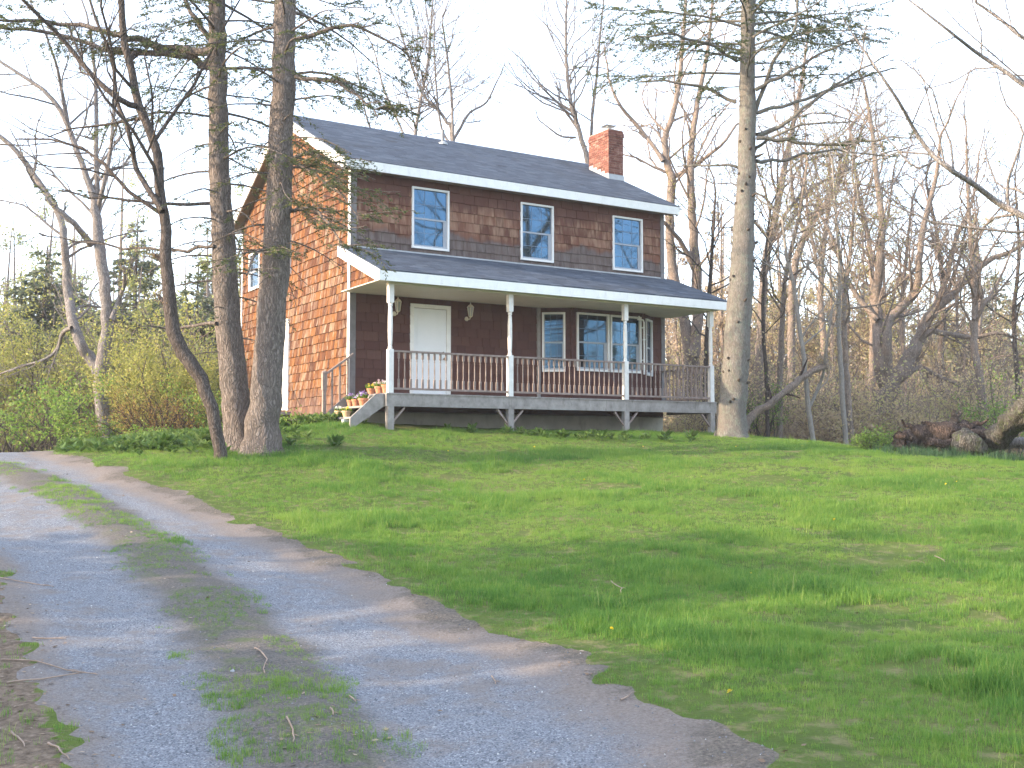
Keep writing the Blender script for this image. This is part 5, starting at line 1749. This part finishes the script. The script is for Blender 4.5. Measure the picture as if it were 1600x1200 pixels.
def far_wood(name, label, box, n, seed, mats, pr, scale, dens_near=1.0, band=None):
    r = np.random.default_rng(seed)
    protos = []
    for a in pr:
        w, l = (wood_proto if a[0] == 't' else brush_proto)(*a[1:])
        m = MB(); w.flush(); l.flush()
        protos.append((w, 0)); protos.append((l, 1))
    y = r.uniform(box[2], box[3], n) ; u = r.uniform(box[0], box[1], n)
    x = (u - 800) / FPX * y
    z = ground_z(x, y)
    pk = r.integers(0, len(pr), n)
    rot = r.random(n) * 6.28; sc = r.uniform(*scale, n); tn = np.clip(r.normal(.45, .25, n), 0, 1)
    # wood and leaves share each point
    o = scatter(name, protos, np.repeat(np.c_[x, y, z], 2, 0), np.repeat(rot, 2), np.repeat(sc, 2), np.stack([pk * 2 + 1, pk * 2 + 2], 1).ravel(), np.repeat(tn, 2), mats)
    o['label'] = label
    return o


PT_ = [('t', 9.0, 201, 1500, .12), ('t', 10.5, 202, 900, .12), ('t', 8.0, 203, 2000, .13), ('t', 11.5, 204, 700, .11), ('t', 7.0, 205, 2400, .12)]
far_wood('far_woods', 'hazy mass of leafing trees behind the wood right of the house', (1040, 1760, 52, 105), 300, 11, [M['bark_wood'], M['instbud']], PT_, (.75, 1.25))
far_wood('far_woods', 'hazy mass of trees beyond the bend of the drive', (-260, 420, 50, 100), 210, 12, [M['bark_wood'], M['instgreen']], PT_, (.75, 1.35))
far_wood('far_woods', 'bare treetops far behind the house', (420, 1040, 62, 100), 26, 15, [M['bark_wood'], M['instbud']], PT_, (.7, .95))
PB_ = [('b', 2.2, 211, 1100, .075), ('b', 1.7, 212, 1300, .075), ('b', 2.8, 213, 700, .07), ('b', 1.3, 214, 1500, .07)]
far_wood('undergrowth', 'tangled spring undergrowth at the foot of the wood right of the house', (1060, 1760, 36, 64), 330, 13, [M['bark_wood'], M['instbud']], PB_, (.7, 1.7))
far_wood('undergrowth', 'tangled undergrowth beyond the bend of the drive', (-260, 430, 36, 62), 260, 14, [M['bark_wood'], M['instgreen']], PB_, (.9, 2.0))
far_wood('far_woods', 'mass of leafing trees right of the lawn', (2050, 3600, 16, 34), 60, 16, [M['bark_wood'], M['instbud']], PT_, (.5, .8))


# ------------------------------------------------------------------ light evening haze round everything
hz = MB(); hz.box(-295, 295, -140, 330, -4.5, 34)
km = bpy.data.materials.new('haze'); km.use_nodes = True
kt = km.node_tree; kt.nodes.remove(kt.nodes['Principled BSDF'])
pv = kt.nodes.new('ShaderNodeVolumePrincipled')
pv.inputs['Color'].default_value = (.93, .95, 1, 1); pv.inputs['Density'].default_value = .0007; pv.inputs['Anisotropy'].default_value = 0
kt.links.new(pv.outputs[0], kt.nodes['Material Output'].inputs['Volume'])
ho = hz.build('haze', km); ho['kind'] = 'stuff'


# ------------------------------------------------------------------ grass, weeds, gravel stones, sticks, dandelions
def tuft(seed, n, h, r, w):
    q = np.random.default_rng(seed)
    mb = MB()
    for i in range(n):
        a = q.random() * 6.28; d = math.sqrt(q.random()) * r
        b = np.array([d * math.cos(a), d * math.sin(a), -.015])
        hh = h * q.uniform(.45, 1.1); la = q.random() * 6.28; lean = hh * q.uniform(.1, .7)
        dr = np.array([math.cos(la), math.sin(la), 0]); sd_ = np.array([-dr[1], dr[0], 0]) * w * q.uniform(.6, 1.2) * .5
        p1 = b + dr * lean * .3 + [0, 0, hh * .6]; p2 = b + dr * lean + [0, 0, hh]
        mb.add([b - sd_, b + sd_, p1 + sd_ * .8, p1 - sd_ * .8, p2], [[0, 1, 2, 3]], q.random())
        mb.f.append(np.array([[3, 2, 4]]) + mb.n - 5)
    return mb


rg = np.random.default_rng(77)
hin = np.linalg.inv(np.array([[AX[0], AY[0]], [AX[1], AY[1]]]))


def in_house(x, y):
    q = (np.c_[x, y] - HO[:2]) @ hin.T
    return (q[:, 0] > -.02) & (q[:, 0] < L + .02) & (q[:, 1] > -1.95) & (q[:, 1] < W + .05)


cand = 760000
yy = 3.2 + 27 * rg.random(cand) ** 1.0
hw = .53 * yy + 3.6
xx = (rg.random(cand) * 2 - 1) * hw
# as many tufts per square metre far as near would be wasted: thin out with distance
keep = rg.random(cand) < np.clip((9.0 / yy) ** .9, 0, 1) * (hw / 18.5)
xx, yy = xx[keep], yy[keep]
dr_ = in_drive(xx, yy)
sdist = dist_line(strip_line, xx, yy)
edge_d = np.minimum(dist_line(edge_r, xx, yy), dist_line(edge_l, xx, yy))
patch = fbm(xx, yy, .55); fine = fbm(xx + 31, yy, 2.6)
lit_side = (inside(np.concatenate([edge_l, [[-40, 40], [-40, -10]]]), xx, yy))
on_strip = dr_ & (sdist < .42 * (.4 + 1.3 * fbm(xx, yy, 1.4))) & (fbm(xx + 9, yy + 3, 1.7) > .47)
bare = (fine + patch * .7 < .60)
worn = np.zeros(len(xx), bool)          # the worn bare spots of the lawn
for u_, v_, r_ in ((1390, 862, .55), (1375, 880, .4), (1325, 985, .3), (960, 762, .5), (1200, 750, .5), (640, 830, .35), (1030, 870, .3), (905, 1010, .25), (1440, 1050, .35), (1270, 830, .35)):
    q_ = G(u_, v_)
    worn |= ((xx - q_[0]) / r_) ** 2 + ((yy - q_[1]) / (r_ * .8)) ** 2 < (.5 + 1.1 * fbm(xx, yy, 5.0)) ** 2
bare |= worn
edge_thin = ~dr_ & (edge_d < .5) & (rg.random(len(xx)) < .55)
ok = ((~dr_ & ~lit_side & ~(bare & (rg.random(len(xx)) < .9)) & ~edge_thin) | (on_strip & (rg.random(len(xx)) < .75)) | (~dr_ & lit_side & (rg.random(len(xx)) < .10) & (yy < 22))) & ~in_house(xx, yy)
xx, yy, dr_, patch, fine, edge_d = (a[ok] for a in (xx, yy, dr_, patch, fine, edge_d))
n = len(xx)
long_ = fbm(xx + 77, yy + 13, .9)
sc = (.42 + .8 * np.clip((long_ - .42) * 2.4, 0, 1)) * rg.uniform(.65, 1.35, n)
sc *= np.where(dr_, .6, 1) * np.clip(.45 + edge_d / 1.2, .45, 1)
sc *= np.clip(1.0 - .25 * (bare[ok]), .3, 1)
tone = np.clip(.02 + .9 * fbm(xx + 5, yy + 60, .55) + .5 * (.5 - fine) + .35 * (.5 - long_) + rg.normal(0, .14, n), 0, 1)
dry = rg.random(n) < np.where(bare[ok], .4, .07)
tone = np.where(dry, rg.uniform(.85, 1, n), np.minimum(tone, .86))
pts = np.c_[xx, yy, gzt(xx, yy) - .005]
protos = [(tuft(300 + i, 15, .105, .075, .0055), 0) for i in range(5)] + [(tuft(310, 9, .19, .06, .005), 0)]
pk = rg.integers(1, 6, n); pk = np.where((rg.random(n) < .05) & ~dr_, 6, pk)
g = scatter('grass', protos, pts, rg.random(n) * 6.28, sc, pk, tone, [M['grass']])
g['label'] = 'uneven spring grass of the lawn and of the strip along the drive'
print('tufts', n)

# broad-leaved weeds on the bank at the bend of the drive and along the house foot
def weed(seed, n, s):
    q = np.random.default_rng(seed); mb = MB()
    a = q.random(n) * 6.28
    p = np.c_[np.cos(a) * .03 * q.random(n), np.sin(a) * .03 * q.random(n), q.random(n) * s * .8]
    mb.leaves(p, np.c_[np.cos(a), np.sin(a), .3 + q.random(n)], np.c_[q.normal(size=n) * .3, q.normal(size=n) * .3, np.ones(n)], s * (.6 + .6 * q.random(n)), s * .42, q.random(n))
    return mb


cc = []
for u, Yc, rx_, ry_, m in ((235, 22.6, 1.6, .9, 420), (300, 21.2, 1.4, .9, 260), (190, 24.2, 1.6, .8, 260), (480, 25.2, 1.0, .5, 90), (900, 25.0, 3.2, .4, 60), (330, 22.5, 1.0, .8, 140)):
    b = B(u, Yc)
    cc.append(np.c_[b[0] + rg.normal(size=m) * rx_ * .6, b[1] + rg.normal(size=m) * ry_ * .6])
cc = np.concatenate(cc)
cc = cc[~in_drive(cc[:, 0], cc[:, 1]) & ~in_house(cc[:, 0], cc[:, 1])]
m = len(cc)
o = scatter('weeds', [(weed(401, 18, .14), 0), (weed(402, 14, .11), 0), (weed(403, 22, .17), 0)], np.c_[cc, gzt(cc[:, 0], cc[:, 1])], rg.random(m) * 6.28, rg.uniform(.5, 1.3, m) * np.where((cc[:, 1] < 21) & (cc[:, 0] > -2.5), .5, 1), rg.integers(1, 4, m), rg.random(m), [M['weed']])
o['label'] = 'broad-leaved weeds on the bank at the bend of the drive'

# strap-leaved daffodil greens in front of the fallen wood
b = B(1490, 23.2); m = 620
px_ = np.c_[b[0] + rg.uniform(-1.5, 2.6, m), b[1] + rg.normal(0, .34, m)]
px_ = px_[fbm(px_[:, 0], px_[:, 1] * 2, 1.6) > .42]; m = len(px_)
px_[:, 1] += -.12 * (px_[:, 0] - b[0])
mbs = [(tuft(501, 12, .26, .09, .014), 0), (tuft(502, 9, .20, .09, .014), 0)]
mk = m_leaf('strap_leaves', [(0, (.03, .075, .04)), (.6, (.055, .115, .05)), (1, (.10, .17, .06))], .3, True)
o = scatter('daffodil_leaves', mbs, np.c_[px_, gzt(px_[:, 0], px_[:, 1])], rg.random(m) * 6.28, rg.uniform(.35, 1.15, m), rg.integers(1, 3, m), rg.random(m), [mk])
o['label'] = 'blue-green strap leaves growing in front of the fallen wood'

# loose stones of the drive
def pebble(seed):
    q = np.random.default_rng(seed); mb = MB()
    v = np.array([[-1, 0, 0], [1, 0, 0], [0, -1, 0], [0, 1, 0], [0, 0, -.6], [0, 0, .8]]) * q.uniform(.6, 1.1, (6, 3)) + q.normal(size=(6, 3)) * .15
    mb.add(v, [[0, 2, 5], [2, 1, 5], [1, 3, 5], [3, 0, 5], [2, 0, 4], [1, 2, 4], [3, 1, 4], [0, 3, 4]], q.random())
    return mb


m = 60000
ys = 3.3 + 15 * rg.random(m) ** 1.5; xs = (rg.random(m) * 2 - 1) * (.5 * ys + .3)
s_ = in_drive(xs, ys); xs, ys = xs[s_], ys[s_]
ed = np.minimum(dist_line(edge_r, xs, ys), dist_line(edge_l, xs, ys)); st = dist_line(strip_line, xs, ys)
s_ = rg.random(len(xs)) < np.where((ed > .5) & (st > .45), .9, .18); xs, ys = xs[s_], ys[s_]
m = len(xs)
kst = NT('loose_stone'); kst.m
c_ = kst.ramp(kst.attr('tone', 'INSTANCER'), [(0, (.07, .075, .085)), (.5, (.155, .165, .185)), (.9, (.27, .275, .29)), (1, (.5, .49, .47))])
o = scatter('gravel', [(pebble(600 + i), 0) for i in range(4)], np.c_[xs, ys, gzt(xs, ys) + .001], rg.random(m) * 6.28, np.exp(rg.normal(-5.4, .42, m)), rg.integers(1, 5, m), np.clip(rg.normal(.5, .22, m), 0, 1), [kst.done(c_, .9, .2)])
o['label'] = 'loose blue-grey stones on the drive'

# dead leaves and needles in the litter at the left edge of the drive
m = 26000
ys = 3.2 + 19 * rg.random(m); xs = (rg.random(m) * 2 - 1) * (.52 * ys + .4)
s1 = in_drive(xs, ys); ls_ = inside(np.concatenate([edge_l, [[-40, 40], [-40, -10]]]), xs, ys)
dl_ = dist_line(edge_l, xs, ys); dr2 = dist_line(edge_r, xs, ys); st = dist_line(strip_line, xs, ys)
pr_ = np.where(ls_, .95, np.where(s1, np.clip(1 - dl_ / .6, 0, 1) * .7 + np.exp(-(st / .4) ** 2) * .32 + np.clip(1 - dr2 / .35, 0, 1) * .35 + .012, .02))
s_ = rg.random(m) < pr_; xs, ys = xs[s_], ys[s_]; m = len(xs)
lm_ = MB(); lm_.leaves([[0, 0, 0]], [[1, 0, .12]], [[0, .2, 1]], 1.0, .5, .5)
lm2 = MB(); lm2.leaves([[0, 0, 0]], [[1, 0, .05]], [[0, 0, 1]], 1.6, .08, .5)
lk = m_leaf('dead_leaf', [(0, (.10, .065, .045)), (.5, (.22, .15, .10)), (.85, (.36, .28, .21)), (1, (.5, .43, .36))], .1, True)
o = scatter('leaf_litter', [(lm_, 0), (lm2, 0)], np.c_[xs, ys, gzt(xs, ys) + .006], rg.random(m) * 6.28, rg.uniform(.012, .05, m), rg.integers(1, 3, m), rg.random(m), [lk], tilt=rg.normal(0, .3, m))
o['label'] = 'dead leaves and needles at the left edge of the drive'

# sticks lying about, each a thing
SG = 'dry sticks on the drive'
sticks = [((0, 903), (88, 912), 'long straight stick at the left edge of the drive, highest of the sticks there'), ((50, 1001), (105, 1001), 'pale straight stick on the left litter, below the long highest stick'),
          ((0, 1036), (150, 1058), 'long reddish stick slanting out of the left litter onto the gravel'), ((10, 1076), (150, 1056), 'thin stick crossing the tip of the long reddish stick'),
          ((400, 1018), (414, 1052), 'curved pale stick on the green middle strip, highest on it'), ((448, 1134), (460, 1166), 'whitish bent stick on the lower middle strip'),
          ((516, 1118), (521, 1128), 'tiny pale stick on the strip right of the whitish bent one'), ((545, 1085), (556, 1094), 'short forked pale twig on the brown edge of the right track'),
          ((768, 1050), (775, 1060), 'small pale twig on the right-hand gravel track'), ((16, 1155), (40, 1180), 'short stick in the litter at the lower left'),
          ((75, 1172), (108, 1198), 'reddish twig at the bottom left edge of the gravel'), ((970, 1095), (985, 1088), 'stick by the grass edge of the right track'),
          ((955, 918), (970, 938), 'pale forked twig lying in the near grass'), ((1460, 880), (1476, 889), 'short pale stick beside the bare spot in the lawn')]
for i, (a, b, lab) in enumerate(sticks):
    A_, B_ = G(*a), G(*b)
    A_[2] = gzt(A_[0], A_[1]); B_[2] = gzt(B_[0], B_[1])
    up = .06 if i >= 12 else .012
    n_ = 7
    sl_ = np.linalg.norm(B_ - A_) * .014
    q = np.array([A_ + (B_ - A_) * t_ for t_ in np.linspace(0, 1, n_)]) + rg.normal(size=(n_, 3)) * [sl_, sl_, .002]
    q[:, 2] = gzt(q[:, 0], q[:, 1]) + up
    bow = np.sin(np.linspace(0, PI, n_)) * np.linalg.norm(B_ - A_) * .04
    q[:, 0] += bow
    base = q[0].copy()
    t_ = thing('stick', lab, 'stick', base, 0, SG)
    mb = MB(); mb.tube(q - base, np.linspace(.006, .003, n_), 6); mb.build('shaft', M['stick'], t_, smooth=True)
    mb = MB(); m0 = q[4] - base; dd = unit(q[5] - q[3]); mb.tube(np.array([m0, m0 + dd * .03 + [.01, .012, .006], m0 + dd * .05 + [.025, .02, .004]]), [.003, .0025, .0015], 5); mb.build('side_twig', M['stick'], t_, smooth=True)

# dandelions in the lawn
DG = 'dandelions in the lawn'
fl_ = MB()
for lay, (rr_, zz_) in enumerate(((.028, 0), (.02, .006), (.011, .011))):
    a = np.arange(11) * 2 * PI / 11 + lay * .3
    fl_.leaves(np.tile([[0, 0, zz_]], (11, 1)), np.c_[np.cos(a), np.sin(a), np.full(11, .15 + .3 * lay)], np.tile([[0, 0, 1.]], (11, 1)), rr_, .014, .6)
fme = fl_.mesh('flower_head'); fme.materials.append(M['yellow'])
sm_ = MB(); sm_.tube(np.array([[0, 0, -.02], [.004, 0, .06], [0, .003, .12]]), [.003] * 3, 5); sme = sm_.mesh('stem'); sme.materials.append(M['green'])
rd = np.random.default_rng(9)
spots = [(1173, 905, 'largest yellow dandelion, alone in the lawn right of its middle'), (1140, 1106, 'yellow dandelion lowest in the lawn, close to the edge of the drive'), (956, 1001, 'small yellow dandelion near the drive, above the lowest one'),
         (835, 706, 'yellow dandelion at the top of the lawn below the middle porch post'), (913, 760, 'yellow dandelion on the upper slope below the bay window'), (1304, 820, 'yellow dandelion on the right slope beside a thin patch of turf'),
         (1478, 765, 'left one of two yellow dandelions close together near the right edge'), (1495, 757, 'right one of two yellow dandelions close together near the right edge'), (1150, 704, 'yellow dandelion in the grass just below the pale conifer'),
         (1005, 704, 'yellow dandelion at the lawn top below the third porch post'), (1253, 705, 'yellow dandelion on the crest in front of the slim woods trees'), (700, 712, 'yellow dandelion on the upper lawn below the front door'),
         (1096, 753, 'yellow dandelion on the slope below the right end of the porch'), (635, 700, 'yellow dandelion on the upper lawn below the porch steps')]
for i, (u, v, lab) in enumerate(spots):
    p = G(u, v); p[2] = gzt(p[0], p[1])
    t_ = thing('dandelion', lab, 'flower', p, rd.random() * 6, DG)
    s = rd.uniform(.55, .85); t_.scale = (s, s, s)
    o = obj_of('stem', sme, t_)
    o = obj_of('flower_head', fme, t_); o.location = (0, .003, .12); o.rotation_euler = (rd.normal() * .4 + .3, rd.normal() * .4, 0)
